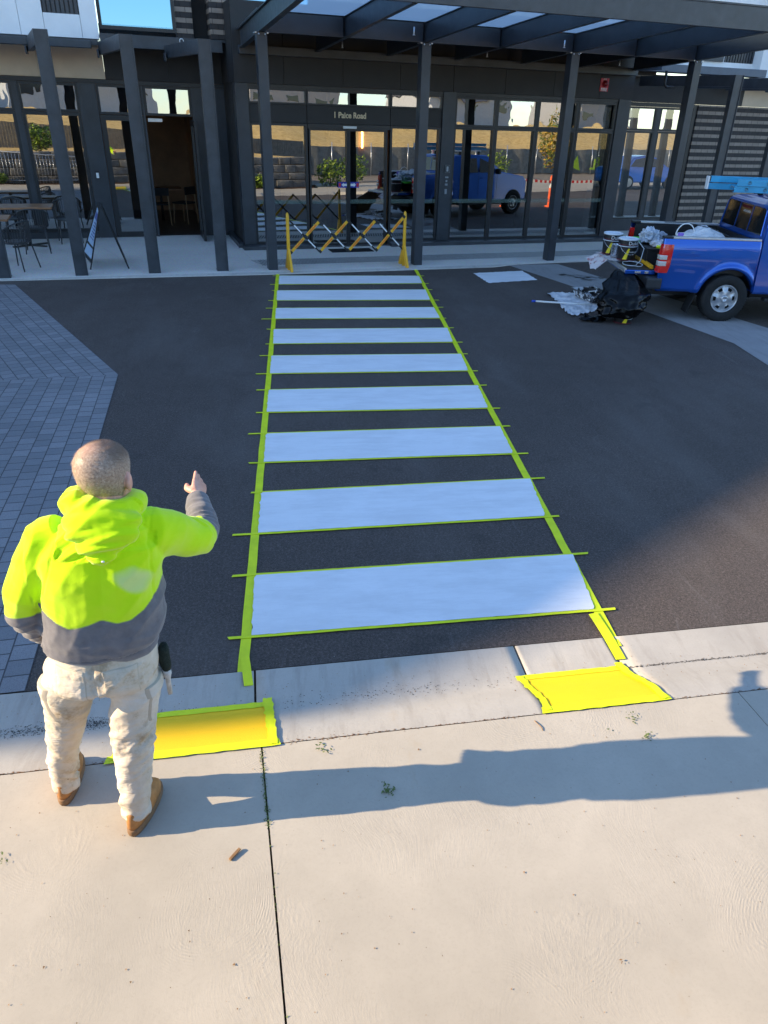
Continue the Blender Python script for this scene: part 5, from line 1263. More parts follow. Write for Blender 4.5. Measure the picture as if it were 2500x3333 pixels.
def tin(loc, rz, label, r_=.148, h_=.33, name='paint_tin'):
    t = thing(name, label, 'paint tin', loc, rz, 'white lidded black paint tins')
    bm = bmesh.new(); lathe(bm, [(.001, 0), (r_*.93, 0), (r_*.95, .006), (r_, h_*.62), (r_, h_*.64)], 36); lathe(bm, [(r_, h_*.66), (r_*1.01, h_*.9), (r_*1.01, h_*.93)], 36); bm_obj('body', bm, M_black, t)
    bm = bmesh.new(); lathe(bm, [(r_*1.0, h_*.64), (r_*1.035, h_*.64), (r_*1.035, h_*.67), (r_*1.0, h_*.67)], 36); lathe(bm, [(r_*1.01, h_*.92), (r_*1.06, h_*.92), (r_*1.06, h_*.985), (r_*1.0, h_), (r_*.94, h_), (r_*.92, h_*.97), (.001, h_*.97)], 36); bm_obj('lid', bm, simple('white_lid', (.66, .70, .74), .45), t)
    bm = bmesh.new()
    def cyl(a, z, o=.002): rr3 = r_*(.95+.05*min(1, z/(.62*h_)))+o; return Vector((rr3*math.cos(a), rr3*math.sin(a), z))
    A0 = -math.pi/2-.35
    N = 8
    for k_ in range(N):
        z0, z1 = h_*(.07+.5*k_/N), h_*(.07+.5*(k_+1)/N); wa = lambda z: (A0-.45+.50*((z/h_)-.07)/.5, A0+.02+.20*((z/h_)-.07)/.5)
        a0, a1 = wa(z0); b0, b1 = wa(z1)
        bm.faces.new([bm.verts.new(p) for p in (cyl(a0, z0), cyl((a0+a1)/2, z0), cyl((b0+b1)/2, z1), cyl(b0, z1))]); bm.faces.new([bm.verts.new(p) for p in (cyl((a0+a1)/2, z0), cyl(a1, z0), cyl(b1, z1), cyl((b0+b1)/2, z1))])
    bm_obj('yellow_label', bm, simple('label_yellow', (.80, .62, .02), .45), t)
    mm_ = simple('label_maroon', (.11, .01, .02), .5)
    bm = bmesh.new(); lathe(bm, [(r_*.953+.0012, h_*.02), (r_*.957+.0012, h_*.065)], 36); bm_obj('label_band', bm, mm_, t)
    bm = bmesh.new(); lathe(bm, [(r_*1.0+.0012, h_*.70), (r_*1.0+.0012, h_*.74)], 36); bm_obj('label_band', bm, mm_, t)
    for body, sz, zz, aa in (('Dulux', .075, h_*.80, A0+.62), ('Roadmaster', .030, h_*.42, A0+.66), ('A1', .028, h_*.30, A0+.66)):
        tx = text('lettering', body, sz, M_wht, Matrix.Identity(4), t, .0004)
        for v in tx.data.vertices:
            x, y, z = v.co; a = aa+x/r_; rr2 = r_*1.012+.0025+z if body == 'Dulux' else r_*.995+.003+z; v.co = (rr2*math.cos(a), rr2*math.sin(a), zz+y)
    bm = bmesh.new(); tube(bm, [((r_*1.02+.03*math.sin(i/12*math.pi))*math.cos(math.pi*i/12*0+0)*0+(r_*1.03)*math.cos(math.pi*(1-i/12)), -.02-(r_*.95)*math.sin(math.pi*i/12), h_*.78-.22*h_*math.sin(math.pi*i/12)*2.2) for i in range(13)], .003, 6); bm_obj('wire_handle', bm, M_chrome, t, True)
    return t
t1 = tin(TW_(-1.40, -.02, .722), 0, 'paint tin with white lid on the tailgate, nearest the tail light')
t2 = copy_tree(t1, TW_(-1.50, .50, .722), R(-12), 'paint tin with white lid on the tailgate, farther one beside the small silver tin')
t3 = copy_tree(t1, (5.16, 7.08, .004), R(20), 'paint tin standing on the asphalt, mostly wrapped by the black bag'); t3.scale = (.95, .95, .78)
sv = thing('silver_tin', 'small open silver tin standing between the two paint tins on the tailgate', 'tin', TW_(-1.50, .22, .722), 0)
bm = bmesh.new(); lathe(bm, [(.001, 0), (.078, 0), (.08, .004), (.08, .185), (.083, .19), (.078, .192), (.075, .18), (.075, .15), (.001, .15)], 30); bm_obj('body', bm, M_chrome, sv)
cr_ = thing('black_crate', 'black plastic tool crate full of rollers and trays in the tub by the tail light', 'crate', TW_(-.98, -.02, .702), TH)
bm = bmesh.new(); B(bm, -.19, .17, -.28, .28, 0, .24, None, 0, .01); B(bm, -.205, .185, -.295, .295, .215, .245, None, 0, .006); bm_obj('box', bm, M_black, cr_)
box('latch', -.212, -.19, -.06, .02, .12, .20, M_bronze, cr_, .005)
lv = thing('spirit_level', 'yellow spirit level lying across the tailgate hinge', 'spirit level', TW_(-1.17, -.16, .712), TH-R(2))
bm = bmesh.new()
B(bm, -.022, -.008, -.52, .50, 0, .05, None, 0, .003); B(bm, .008, .022, -.52, .50, 0, .05, None, 0, .003)
for y in (-.52, -.28, -.05, .2, .42): B(bm, -.007, .007, y, y+.07, .0, .048)
bm_obj('bar', bm, M_yel, lv)
hs = thing('hose_coil', 'loop of pale hose lying on the black tailgate liner', 'hose', TW_(-1.40, -.40, .712), 0)
bm = bmesh.new(); tube(bm, [(.15*math.cos(a)+.01*math.sin(3*a), .20*math.sin(a), .012+.01*(i % 7)/7) for i, a in enumerate([k_*math.pi/14 for k_ in range(60)])], .006, 8); bm_obj('loop', bm, simple('grey_hose', (.5, .54, .56), .4), hs)
bm = bmesh.new(); tube(bm, [(.06, .32, .26), (.16, .26, .30), (.20, .12, .22), (.12, .0, .06), (.04, -.05, .015)], .006, 8); bm_obj('tail', bm, simple('grey_hose', (.5, .54, .56), .4), hs)
# bits on the crate
def blob(name, loc, sc, mt, label, cat, seed=0, amp=.35, rz=0, flat=False):
    bm = bmesh.new(); bmesh.ops.create_icosphere(bm, subdivisions=4, radius=1)
    for v in bm.verts:
        p = v.co.copy(); k_ = 1+amp*(ridge(noise.noise(p*1.6+Vector((seed, 0, 0))))-.5)+.4*amp*noise.noise(p*5+Vector((seed, 3, 0))); v.co = Vector((p.x*sc[0], p.y*sc[1], max(-.6, p.z)*sc[2]))*k_
    lo = min(v.co.z for v in bm.verts)
    for v in bm.verts: v.co.z -= lo
    o = bm_obj(name, bm, mt, None, not flat); o.location = loc; o.rotation_euler = (0, 0, rz); return tag(o, label, cat)
M_film = simple('plastic_film', (.45, .50, .56), .2, 0, .3, 12, .7, .5, 30, .01)
blob('plastic_wrap', TW_(-1.02, .16, .948), (.12, .15, .13), M_film, 'crumpled clear plastic wrap heaped on the black crate', 'plastic wrap', 1, .6, flat=True)
blob('roller_sleeves', TW_(-.95, -.14, .948), (.12, .12, .06), simple('roller_fluff', (.55, .55, .58), .9, 0, .35, 14), 'white roller sleeves and trays piled in the black crate', 'rollers', 4, .5)
blob('newspaper', TW_(-.86, .28, .90), (.14, .10, .12), simple('newsprint', (.38, .40, .46), .8, 0, .4, 30), 'crumpled printed paper beside the white board in the tub', 'paper', 9, .6, flat=True)
gt = thing('green_tray', 'lime green plastic tray in the far corner of the tub', 'tray', TW_(-1.06, .47, .92), TH+R(15)); bm = bmesh.new(); loft(bm, [ell(0, 0, z, rx, ry, 20, 3) for z, rx, ry in ((0, .09, .14), (.02, .12, .18), (.055, .135, .20), (.056, .12, .185), (.025, .10, .16))]); bm_obj('pan', bm, simple('lime_plastic', (.10, .62, .03), .4), gt)
tr2 = thing('tape_roll', 'roll of yellow-green masking tape on the black crate by the tail light', 'tape roll', TW_(-.97, -.235, .948), 0); bm = bmesh.new(); lathe(bm, [(.035, 0), (.055, 0), (.055, .045), (.035, .045), (.035, 0)], 26); bm_obj('roll', bm, M_tape, tr2)
wb = thing('white_board', 'white plastic board standing upright in the tub behind the tail light', 'board', TW_(-.80, -.28, .702), TH+R(12)); box('panel', -.10, .10, -.012, .012, 0, .42, M_wht, wb, .003)
bk_ = thing('white_bucket', 'white bucket with raised hoop handle and purple tape in the tub', 'bucket', TW_(-.62, -.30, .702), 0); bm = bmesh.new(); lathe(bm, [(.001, 0), (.12, 0), (.145, .44), (.155, .445), (.155, .47), (.14, .475), (.138, .40), (.001, .40)], 32); bm_obj('pail', bm, M_wht, bk_)
bm = bmesh.new(); tube(bm, [(.15*math.cos(a), .03, .45+.17*math.sin(a)) for a in [k_*math.pi/14 for k_ in range(15)]], .009, 8); bm_obj('handle', bm, M_wht, bk_, True)
box('purple_tape', -.165, -.09, -.12, -.06, .40, .50, simple('purple_tape', (.28, .16, .60), .6), bk_, .01)
# rope across the tub
rp_ = thing('tie_rope', 'thin dark rope running over the grey drop sheet in the tub', 'rope', (0, 0, 0)); bm = bmesh.new(); tube(bm, [TW_(-.62, .70, 1.21), TW_(-.45, .2, 1.275), TW_(-.25, -.3, 1.27), TW_(-.12, -.72, 1.215)], .006, 6); bm_obj('cord', bm, M_black, rp_)

# black bag hanging from the tailgate
q = MT('black_bag_film'); q.col((.0015, .0015, .0018)); q.b.inputs['Specular IOR Level'].default_value = .22; q.rough(.25); q.bump(q.math('ADD', q.noise(6, 3, .5), q.noise(20, 3, .6)), .35, .012); M_bag = q.m
bm = bmesh.new(); rr = []; NB = 40
for i in range(NB+1):
    t = i/NB; z = .66-.56*t
    cx = interp(t, [(0, 5.26), (.2, 5.28), (.45, 5.20), (.7, 5.13), (1, 5.10)]); cy = interp(t, [(0, 7.62), (.2, 7.48), (.45, 7.27), (.7, 7.15), (1, 7.11)])
    r_ = interp(t, [(0, .10), (.1, .18), (.3, .29), (.55, .34), (.75, .32), (.9, .29), (1, .26)])
    rg = []
    for k_ in range(56):
        a = 2*math.pi*k_/56; p = Vector((math.cos(a), math.sin(a), 0)); k2 = 1+.20*(ridge(noise.noise(Vector((p.x*1.3, p.y*1.3, t*2.2))))-.5)+.15*(ridge(noise.noise(Vector((p.x*3, p.y*3, t*4+5))))-.5)+.06*noise.noise(Vector((p.x*9, p.y*9, t*14)))
        rg.append(Vector((cx+p.x*r_*k2*1.08, cy+p.y*r_*k2*.8, z+.02*noise.noise(Vector((p.x*3, p.y*3, t*3))))))
    rr.append(rg)
loft(bm, rr, smooth=True)
bag = bm_obj('rubbish_bag', bm, M_bag); tag(bag, 'black plastic rubbish bag hanging off the tailgate down to the asphalt', 'bag')
M2_ = cloth('bag_skirt', [(4.48, 7.12, 0), (4.80, 7.02, 0), (5.0, 7.22, 0), (4.70, 7.46, 0)], 24, .012, .05, M_bag, 'loose black plastic flap trailing on the asphalt beside the bag', 'bag', 12, .02, fr=6)
# paint tray with black tools on the ground sheet
pt = thing('paint_tray', 'silver paint tray smeared with white and black paint on the drop sheet', 'paint tray', (5.16, 8.36, .05), R(-78)); pt.scale = (1.3, 1.3, 1.2)
bm = bmesh.new(); bx0 = [(-.26, -.17), (.26, -.17), (.26, .17), (-.26, .17)]
a = [bm.verts.new((x*.8, y*.8, .0)) for x, y in bx0]; b = [bm.verts.new((x, y, .10)) for x, y in bx0]; c = [bm.verts.new((x*1.06, y*1.08, .10)) for x, y in bx0]
bm.faces.new(a)
for i in range(4): bm.faces.new((a[i], a[(i+1) % 4], b[(i+1) % 4], b[i])); bm.faces.new((b[i], b[(i+1) % 4], c[(i+1) % 4], c[i]))
bmesh.ops.recalc_face_normals(bm, faces=bm.faces); q = MT('smeared_tray'); q.col(q.mix(q.ramp(q.noise(13, 5, .7), [(.45, 0), (.5, 1)]), (.66, .68, .70), (.012, .012, .013))); q.rough(.35); bm_obj('tray', bm, q.m, pt)
bm = bmesh.new()
tube(bm, [(-.15, -.05, .10), (.10, .08, .115)], .028, 10); bm_obj('roller', bm, M_black, pt)
bm = bmesh.new(); tube(bm, [(-.2, .12, .12), (-.02, .05, .13), (.12, -.06, .12)], .008, 6); tube(bm, [(.02, .14, .115), (.06, -.12, .12)], .007, 6); bm_obj('roller_arm', bm, M_wht, pt)
po = thing('extension_pole', 'white extension pole with blue end cap lying across the drop sheet', 'pole', (0, 0, 0)); bm = bmesh.new(); tube(bm, [(4.09, 8.075, .075), (4.93, 7.82, .085)], .0145, 10); bm_obj('shaft', bm, M_wht, po, True); bm = bmesh.new(); tube(bm, [(4.03, 8.093, .074), (4.09, 8.075, .075)], .017, 10); bm_obj('end_cap', bm, simple('blue_cap', (.01, .06, .45), .4), po, True)
sp_ = thing('chain_end', 'short dark chain lying beyond the drop sheet on the band edge', 'chain', (4.98, 9.05, .012)); bm = bmesh.new()
for i in range(7): tube(bm, [(.05*i+.022*math.cos(a), .0+.012*math.sin(a)-.03*i, .006+.004*(i % 2)) for a in [k_*math.pi/4 for k_ in range(9)]], .005, 5, caps=False)
bm_obj('links', bm, M_black, sp_)

# ================================================================ LITTER
M_leaf = simple('green_leaf', (.10, .14, .03), .6, 0, .4, 40); M_leafd = simple('dry_leaf', (.22, .12, .05), .7, 0, .4, 40)
def leaves(x, y, n, spread, label, mt, seed):
    r_ = random.Random(seed); bm = bmesh.new()
    for i in range(n):
        a = r_.uniform(0, 6.28); c = Vector((x+r_.gauss(0, spread), y+r_.gauss(0, spread), ZS+.004+.012*r_.random())); l = r_.uniform(.004, .011); w_ = l*.45
        d = Vector((math.cos(a), math.sin(a), r_.uniform(-.2, .5))).normalized(); s_ = Vector((-d.y, d.x, 0)).normalized()
        bm.faces.new([bm.verts.new(p) for p in (c-d*l, c-s_*w_, c+d*l, c+s_*w_)])
    o = bm_obj('leaf_cluster', bm, mt); tag(o, label, 'leaves', 'leaf litter on the concrete')
leaves(.672, -1.275, 40, .016, 'dark tuft of leaves lying in the middle of the man\'s shadow', M_leaf, 1)
leaves(.382, -1.0, 16, .018, 'small yellow-green leaf cluster right of the orange kerb panel', M_leaf, 2)
leaves(1.975, -.947, 14, .018, 'yellow-green leaf cluster below the sunlit yellow panel', M_leaf, 3)
leaves(2.0, -1.08, 16, .016, 'dark leaf cluster inside the shadow below the sunlit yellow panel', M_leaf, 4)
leaves(1.84, -1.02, 2, .008, 'single green leaf at the edge of the man\'s shadow', M_leaf, 5)
leaves(-.925, -1.46, 8, .013, 'dark leaf bits at the left edge of the footpath', M_leaf, 6)
leaves(1.44, -2.14, 3, .006, 'dark leaf speck low on the right of the footpath', M_leafd, 8)
tw = thing('bark_chip', 'brown bark chip lying right of the man\'s front boot', 'bark', (-.012+.02, -1.537, ZS+.006), R(50)); bm = bmesh.new(); bar(bm, (-.03, 0, 0), (.03, 0, .004), .013, .008, bev=.002); bm_obj('chip', bm, M_leafd, tw)
tw = thing('twig', 'thin curved twig below the left corner of the sunlit yellow panel', 'twig', (1.479, -.95, ZS+.003), 0); bm = bmesh.new(); tube(bm, [(-.012, .035, 0), (-.004, .01, .004), (.008, -.015, .003), (.012, -.035, 0)], .0022, 5); bm_obj('stick', bm, M_leafd, tw)
r_ = random.Random(11); bm = bmesh.new()
for i in range(420):
    y = r_.uniform(-1.42, -.98) if i < 300 else r_.uniform(-2.2, -1.4); x = jx(y)-.001+r_.gauss(0, .006 if i < 300 else .003); c = Vector((x, y, ZS-.004+.01*r_.random())); a = r_.uniform(0, 6.28); l = r_.uniform(.003, .010)
    if i >= 300 and r_.random() < .7: continue
    d = Vector((math.cos(a), math.sin(a), r_.uniform(.1, 1))).normalized(); s_ = Vector((-d.y, d.x, 0)).normalized()*l*.4
    bm.faces.new([bm.verts.new(p) for p in (c-s_, c+s_, c+d*l)])
tag(bm_obj('moss', bm, M_leaf), 'moss and weeds growing in the slab joint right of the man', 'moss', kind='stuff')
bm = bmesh.new()
for i in range(900):
    x = r_.uniform(-1.6, 4.2); y = r_.uniform(-2.6, -.2) if i % 3 else r_.uniform(-.62, -.4); q_ = (Vector((x, y, 0))-KO).dot(kn)
    if q_ < .02: continue
    z = KZ(q_)+.0025 if q_ < .62 else ZS+.0025; l = r_.uniform(.0015, .0045)*(1.6 if r_.random() < .06 else 1); a = r_.uniform(0, 6.28)
    bm.faces.new([bm.verts.new((x+l*math.cos(a+k_*2.1)*r_.uniform(.5, 1), y+l*math.sin(a+k_*2.1), z+.001*k_)) for k_ in range(3)])
tag(bm_obj('grit', bm, M_leafd), 'scattered brown grit and crumbs over the concrete', 'grit', kind='stuff')
bm = bmesh.new()
for i in range(1900):
    x = r_.gauss(-.75, .33) if i < 1700 else r_.gauss(.8, .5); v = r_.gauss(.275, .022) if i < 1700 else .27+abs(r_.gauss(0, .03))*(-1 if r_.random() < .6 else 1); p = K(x, v, .0022); l = r_.uniform(.0012, .004); a = r_.uniform(0, 6.28)
    bm.faces.new([bm.verts.new((p.x+l*1.4*math.cos(a+k_*2.1), p.y+l*math.sin(a+k_*2.1), p.z)) for k_ in range(3)])
for i in range(700):
    x = r_.uniform(2.15, 3.6); v = .262+r_.gauss(0, .004); p = K(x, v, .0022); l = r_.uniform(.0015, .004); a = r_.uniform(0, 6.28)
    bm.faces.new([bm.verts.new((p.x+l*2*math.cos(a+k_*2.1), p.y+l*.8*math.sin(a+k_*2.1), p.z)) for k_ in range(3)])
tag(bm_obj('gutter_dirt', bm, simple('dark_dirt', (.05, .045, .04), .95)), 'dark gritty dirt settled along the gutter line of the kerb', 'dirt', kind='stuff')
# rust-brown dirt along the slab joint
bm = bmesh.new()
for i in range(700):
    x = r_.uniform(-1.5, 4); v = .622+r_.gauss(0, .006)*(1.5 if .2 < x < .6 else .6); p = K(x, min(v, .7)); l = r_.uniform(.002, .006); a = r_.uniform(0, 6.28); z = ZS+.002
    bm.faces.new([bm.verts.new((p.x+l*1.6*math.cos(a+k_*2.1), p.y+l*.6*math.sin(a+k_*2.1), z)) for k_ in range(3)])
tag(bm_obj('joint_soil', bm, simple('red_soil', (.17, .085, .04), .95)), 'reddish soil caught along the joint behind the kerb', 'soil', kind='stuff')

# ================================================================ BEHIND THE CAMERA (seen in the glass)
q = MT('rough_stone'); q.col(q.ramp(q.noise(4, 5), [(.3, (.10, .10, .10)), (.7, (.30, .29, .27))])); q.rough(.9); q.bump(q.noise(12, 6), 1, .04); M_rock = q.m
rw_ = thing('retaining_wall', 'stacked grey stone retaining wall behind the footpath', 'retaining wall', (0, 0, 0)); bm = bmesh.new()
for k_ in range(4):
    x = -26+.3*(k_ % 2)
    while x < 8.2:
        L_ = .45+.5*r_.random(); z0 = .08+k_*.29
        B(bm, x+.01, min(x+L_, 8.3)-.01, -3.60, -3.20-.05*k_+.05*r_.random(), z0, z0+.275, None, 0, .035); x += L_
bm_obj('stones', bm, M_rock, rw_, True)
fn = thing('timber_fence', 'weathered paling fence on the terrace behind the wall', 'fence', (0, 0, 0)); bm = bmesh.new()
x = -24
while x < 11: B(bm, x, x+.11, -9.6, -9.57, 1.1-max(0, x-7)*.25, 2.35-max(0, x+6)*.035+.01*r_.random()); x += .12
bm_obj('palings', bm, simple('grey_timber', (.20, .19, .17), .9, 0, .3, 8), fn)
sf = thing('site_fence', 'temporary site fence with dark shade cloth and yellow-green banner', 'fence', (0, 0, 0))
bm = bmesh.new(); N = 90
g = [[bm.verts.new((9+44*i/N, -12.3+.12*math.sin(i*1.7)+.1*noise.noise(Vector((i, j, 0))), .10+1.42*j/5)) for j in range(6)] for i in range(N+1)]
for i in range(N):
    for j in range(5): bm.faces.new((g[i][j], g[i+1][j], g[i+1][j+1], g[i][j+1])).smooth = True
bm_obj('shade_cloth', bm, simple('shade_cloth', (.20, .20, .185), .8, 0, .3, 5), sf)
for i in range(19):
    bm = bmesh.new(); tube(bm, [(9+2.44*i, -12.1, .05), (9+2.44*i, -12.1, 1.72)], .024, 8); bm_obj('post', bm, M_alu, sf)
M_lime = simple('banner_lime', (.50, .68, .03), .6)
for i in range(2):
    X0 = 23.6+11*i
    Mx = Matrix.Translation((X0, -12.0, .62)) @ Matrix.Rotation(R(180), 4, 'Z') @ Matrix.Rotation(R(90), 4, 'X')
    text('banner_text', 'EVPOL', .92, M_lime, Mx, sf, .01, off=.02)
    bm = bmesh.new(); bm.faces.new([bm.verts.new(p) for p in ((X0-2.3, -11.98, .3), (X0-3.2, -11.98, .5), (X0-2.7, -11.98, 1.2))]); bm_obj('banner_logo', bm, M_lime, sf)
ds = thing('danger_sign', 'white DANGER sign hung on the site fence', 'sign', (20.6, -11.9, 1.12), R(180)); box('board', -.35, .35, -.01, .01, -.3, .3, M_wht, ds); box('red_header', -.33, .33, -.014, -.011, .1, .28, M_red, ds)
text('lettering', 'DANGER', .17, M_wht, wallM(0, -.016, .19), ds, .002); text('lettering', 'CONSTRUCTION', .075, M_black, wallM(0, -.013, -.02), ds, .002)
def bollard(x, y, lab):
    t = thing('bollard', lab, 'bollard', (x, y, .0), 0, 'orange and white bollards on the road')
    bm = bmesh.new(); lathe(bm, [(.001, 0), (.16, 0), (.16, .04), (.06, .06), (.055, .95), (.03, 1.02), (.001, 1.03)], 20); bm_obj('tube', bm, M_orange, t)
    bm = bmesh.new(); lathe(bm, [(.0575, .62), (.0573, .84)], 20); bm_obj('white_band', bm, M_wht, t); return t
b0 = bollard(11.3, 6.35, 'orange bollard at the left end of the striped tape on the road'); copy_tree(b0, (12.9, 6.9, 0), None, 'orange bollard second along the striped tape'); copy_tree(b0, (15.2, 7.7, 0), None, 'orange bollard at the right end of the striped tape')
bt_ = thing('hazard_tape', 'red and white striped tape strung between the orange bollards', 'hazard tape', (0, 0, 0)); bm = bmesh.new(); n = 48
for i in range(n):
    a = Vector((11.3+3.9*i/n, 6.42+1.35*i/n, .86-.08*math.sin(math.pi*i/n))); b = Vector((11.3+3.9*(i+1)/n, 6.42+1.35*(i+1)/n, .86-.08*math.sin(math.pi*(i+1)/n)))
    f = bm.faces.new([bm.verts.new(p) for p in (a, b, b+Vector((0, 0, .08)), a+Vector((0, 0, .08)))]); f.material_index = i % 2
bm_obj('strip', bm, [M_red, M_wht], bt_)
hr = thing('handrail', 'galvanised handrail with upright bars beside the steps', 'handrail', (-.3, -3.08, .09), R(180)); bm = bmesh.new()
for i in range(38): tube(bm, [(i*.12, 0, .0), (i*.12, 0, .90+.008*i)], .010, 6)
tube(bm, [(-.25, 0, .55), (-.05, 0, .90), (4.5, 0, 1.20)], .022, 8); tube(bm, [(-.05, 0, .12), (4.5, 0, .12)], .014, 8); bm_obj('bars', bm, M_alu, hr)
# shrubs and small tree
def foliage(bm, c, rad, n, ls, rr_, lo=0):
    for i in range(n):
        while True:
            p = Vector((rr_.uniform(-1, 1), rr_.uniform(-1, 1), rr_.uniform(-1, 1)))
            if .2 < p.length < 1: break
        k_ = 1+.35*noise.noise(p*2.3); p = Vector((p.x*rad[0]*k_, p.y*rad[1]*k_, p.z*rad[2]*k_))+Vector(c)
        a = Vector((rr_.uniform(-1, 1), rr_.uniform(-1, 1), rr_.uniform(-.6, 1))).normalized(); b = a.cross(Vector((rr_.random(), rr_.random(), rr_.random()))).normalized()*ls*.4; a = a*ls*rr_.uniform(.6, 1.3)
        f = bm.faces.new([bm.verts.new(q_) for q_ in (p-a, p-b, p+a, p+b)]); f.material_index = rr_.randrange(2)
tr_ = thing('young_tree', 'young tree with yellow and rust leaves by the verge', 'tree', (18.2, 5.5-4.4, 0)); bm = bmesh.new(); tube(bm, [(0, 0, 0), (.03, .02, .9), (-.02, .03, 1.7), (.02, 0, 2.6)], [.05, .04, .03, .015], 8)
for a in range(7): tube(bm, [(0, 0, 1.0+.2*a), (.4*math.cos(a*2.4), .4*math.sin(a*2.4), 1.5+.2*a)], [.018, .006], 5)
bm_obj('trunk', bm, simple('bark', (.12, .09, .06), .9), tr_); bm = bmesh.new(); foliage(bm, (0, 0, 2.1), (.75, .75, 1.1), 1500, .09, r_); bm_obj('crown', bm, [simple('leaf_gold', (.52, .32, .04), .7), simple('leaf_green', (.14, .20, .04), .7)], tr_)
for i, (x, y, z, s_) in enumerate(((-6, -3.9, 1.2, .5), (-2.2, -4.1, 1.2, .6), (9.5, -3.6, .05, .72), (6.0, -3.0, .08, .3), (-4, -2.98, .08, .25), (12.5, -7.0, .05, .8), (-11, -4.2, 1.2, .7), (22, -8, .05, .9))):
    t = thing('shrub', ['strappy green shrub on the terrace over the cafe side', 'bushy shrub on top of the stone wall', 'lime leaved shrub near the wall end', 'low plant in the bark bed near the wall end', 'low plant in the bark bed beside the handrail', 'round shrub on the gravel verge', 'wide shrub above the handrail', 'far shrub right on the verge'][i], 'shrub', (x, y, z), 0, 'shrubs behind the footpath')
    bm = bmesh.new(); foliage(bm, (0, 0, s_*.8), (s_, s_*.6, s_*.8), 700, .09, r_); bm_obj('leaves', bm, [simple('shrub_green', (.07, .12, .03), .7), simple('shrub_lime', (.34, .46, .05), .7)], t)
    bm = bmesh.new(); tube(bm, [(0, 0, -.02), (0, 0, s_*.7)], .02, 6); bm_obj('stem', bm, simple('bark', (.12, .09, .06), .9), t)
# parked car
pc = thing('parked_car', 'blue hatchback parked on the road to the right', 'car', (24, 2.5, 0), R(4))
body = [(-2.0, .30), (-2.05, .62), (-1.9, .92), (-1.45, 1.0), (-.95, 1.38), (-.2, 1.48), (.55, 1.40), (1.15, .98), (1.85, .86), (2.1, .62), (2.1, .30)]
bm = bmesh.new(); ins = lambda z: .88 if z < .95 else .88-(z-.95)*.45
L1 = [bm.verts.new((u, -ins(z), z)) for u, z in body]; L2 = [bm.verts.new((u, ins(z), z)) for u, z in body]; bm.faces.new(L1); bm.faces.new(list(reversed(L2)))
for i in range(len(body)): bm.faces.new((L1[i], L2[i], L2[(i+1) % len(body)], L1[(i+1) % len(body)]))
bmesh.ops.recalc_face_normals(bm, faces=bm.faces); bmesh.ops.bevel(bm, geom=list(bm.edges), offset=.05, segments=3, affect='EDGES'); bm_obj('body', bm, M_blue, pc, auto=40)
for sg in (-1, 1):
    bm = bmesh.new(); bm.faces.new([bm.verts.new((u, sg*(ins(z)+.004), z)) for u, z in ((-1.3, 1.0), (1.0, 1.0), (.5, 1.33), (-.2, 1.40), (-.85, 1.32))]); bm_obj('side_window', bm, M_cglass, pc)
    for u in (-1.3, 1.35):
        WM = Matrix.Translation((u, sg*.80, .31)) @ Matrix.Rotation(R(90), 4, 'X'); bm = bmesh.new(); lathe(bm, [(.001, -.11), (.2, -.115), (.29, -.1), (.31, -.05), (.31, .05), (.29, .1), (.2, .115), (.001, .11)], 28, WM); wh = bm_obj('wheel', bm, M_tyre, pc); bm = bmesh.new(); lathe(bm, [(.19, .12*1), (.001, .125)], 20, WM); lathe(bm, [(.19, -.12), (.001, -.125)], 20, WM); bm_obj('rim', bm, M_rim, wh)
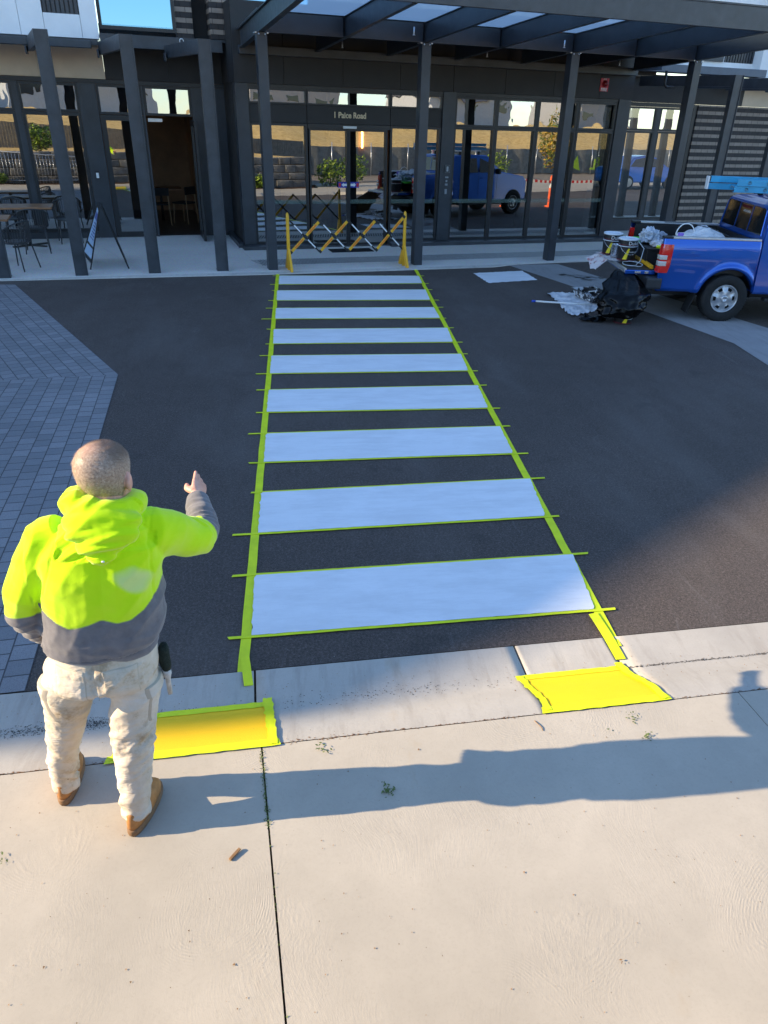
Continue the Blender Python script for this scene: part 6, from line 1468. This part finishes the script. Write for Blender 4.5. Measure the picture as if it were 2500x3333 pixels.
# far houses
for i, (x, w_, hh, c) in enumerate(((-34, 12, 5.5, (.36, .38, .42)), (-12, 10, 6.2, (.30, .29, .30)), (10, 14, 5.4, (.42, .44, .47)), (32, 11, 6.5, (.36, .34, .33)), (56, 13, 5.6, (.40, .41, .43)), (80, 12, 6.4, (.30, .30, .31)))):
    t = thing('house', ['pale house with dark gable roof far left beyond the grass bank', 'brown house with dark gable roof beyond the paling fence', 'white house with dark gable roof beyond the banner', 'tan house with dark gable roof right of the white one', 'light grey house with dark gable roof farther right', 'grey house with dark gable roof at the far right'][i], 'house', (x, -62, 1.0), R(180), 'houses beyond the grass bank')
    box('wall', -w_/2, w_/2, -5, 5, 0, hh, simple('house_wall', c, .8), t)
    bm = bmesh.new(); a = [bm.verts.new(p) for p in ((-w_/2-.5, -5.6, hh), (w_/2+.5, -5.6, hh), (w_/2+.5, 0, hh+2.2), (-w_/2-.5, 0, hh+2.2), (w_/2+.5, 5.6, hh), (-w_/2-.5, 5.6, hh))]
    bm.faces.new((a[0], a[1], a[2], a[3])); bm.faces.new((a[3], a[2], a[4], a[5])); bm.faces.new((a[0], a[3], a[5])); bm.faces.new((a[1], a[4], a[2])); bm.faces.new((a[0], a[5], a[4], a[1])); bmesh.ops.recalc_face_normals(bm, faces=bm.faces); bm_obj('roof', bm, simple('roof_tile', (.07, .07, .08), .7), t)
    for k_ in range(3):
        x0 = -w_/2+1.2+k_*(w_-3)/2.2; box('window', x0, x0+1.6, -5.03, -5.005, 1.0, 2.3, M_cglass, t); box('window', x0, x0+1.6, -5.03, -5.005, 3.6, 4.8, M_cglass, t)
# inside the cafe: dim table and chairs
ct = thing('cafe_table', 'dim table inside the open cafe doorway', 'table', F(-1.5, 6.3, .02), A); box('table_top', -.5, .5, -.35, .35, .71, .74, M_wood, ct, .004); bm = bmesh.new(); tube(bm, [(0, 0, 0), (0, 0, .71)], .03, 8); bm_obj('pedestal', bm, M_black, ct)
for i, (s, t, a) in enumerate(((-1.55, 5.7, 10), (-1.0, 5.9, 60))):
    t_ = thing('dining_chair', ['dark dining chair just inside the cafe doorway, left one', 'dark dining chair just inside the cafe doorway, right one'][i], 'chair', F(s, t, .02), R(a), 'chairs inside the cafe')
    box('seat', -.2, .2, -.2, .2, .44, .47, M_dark, t_, .005); box('backrest', -.2, .2, -.21, -.19, .65, .82, M_dark, t_, .005)
    for x in (-.17, .17):
        for y in (-.19, .17):
            bm = bmesh.new(); tube(bm, [(x, y, .66 if y < 0 else .45), (x*1.15, y*1.15, 0)], .012, 6); bm_obj('leg', bm, simple('blond_wood', (.40, .27, .15), .5), t_)
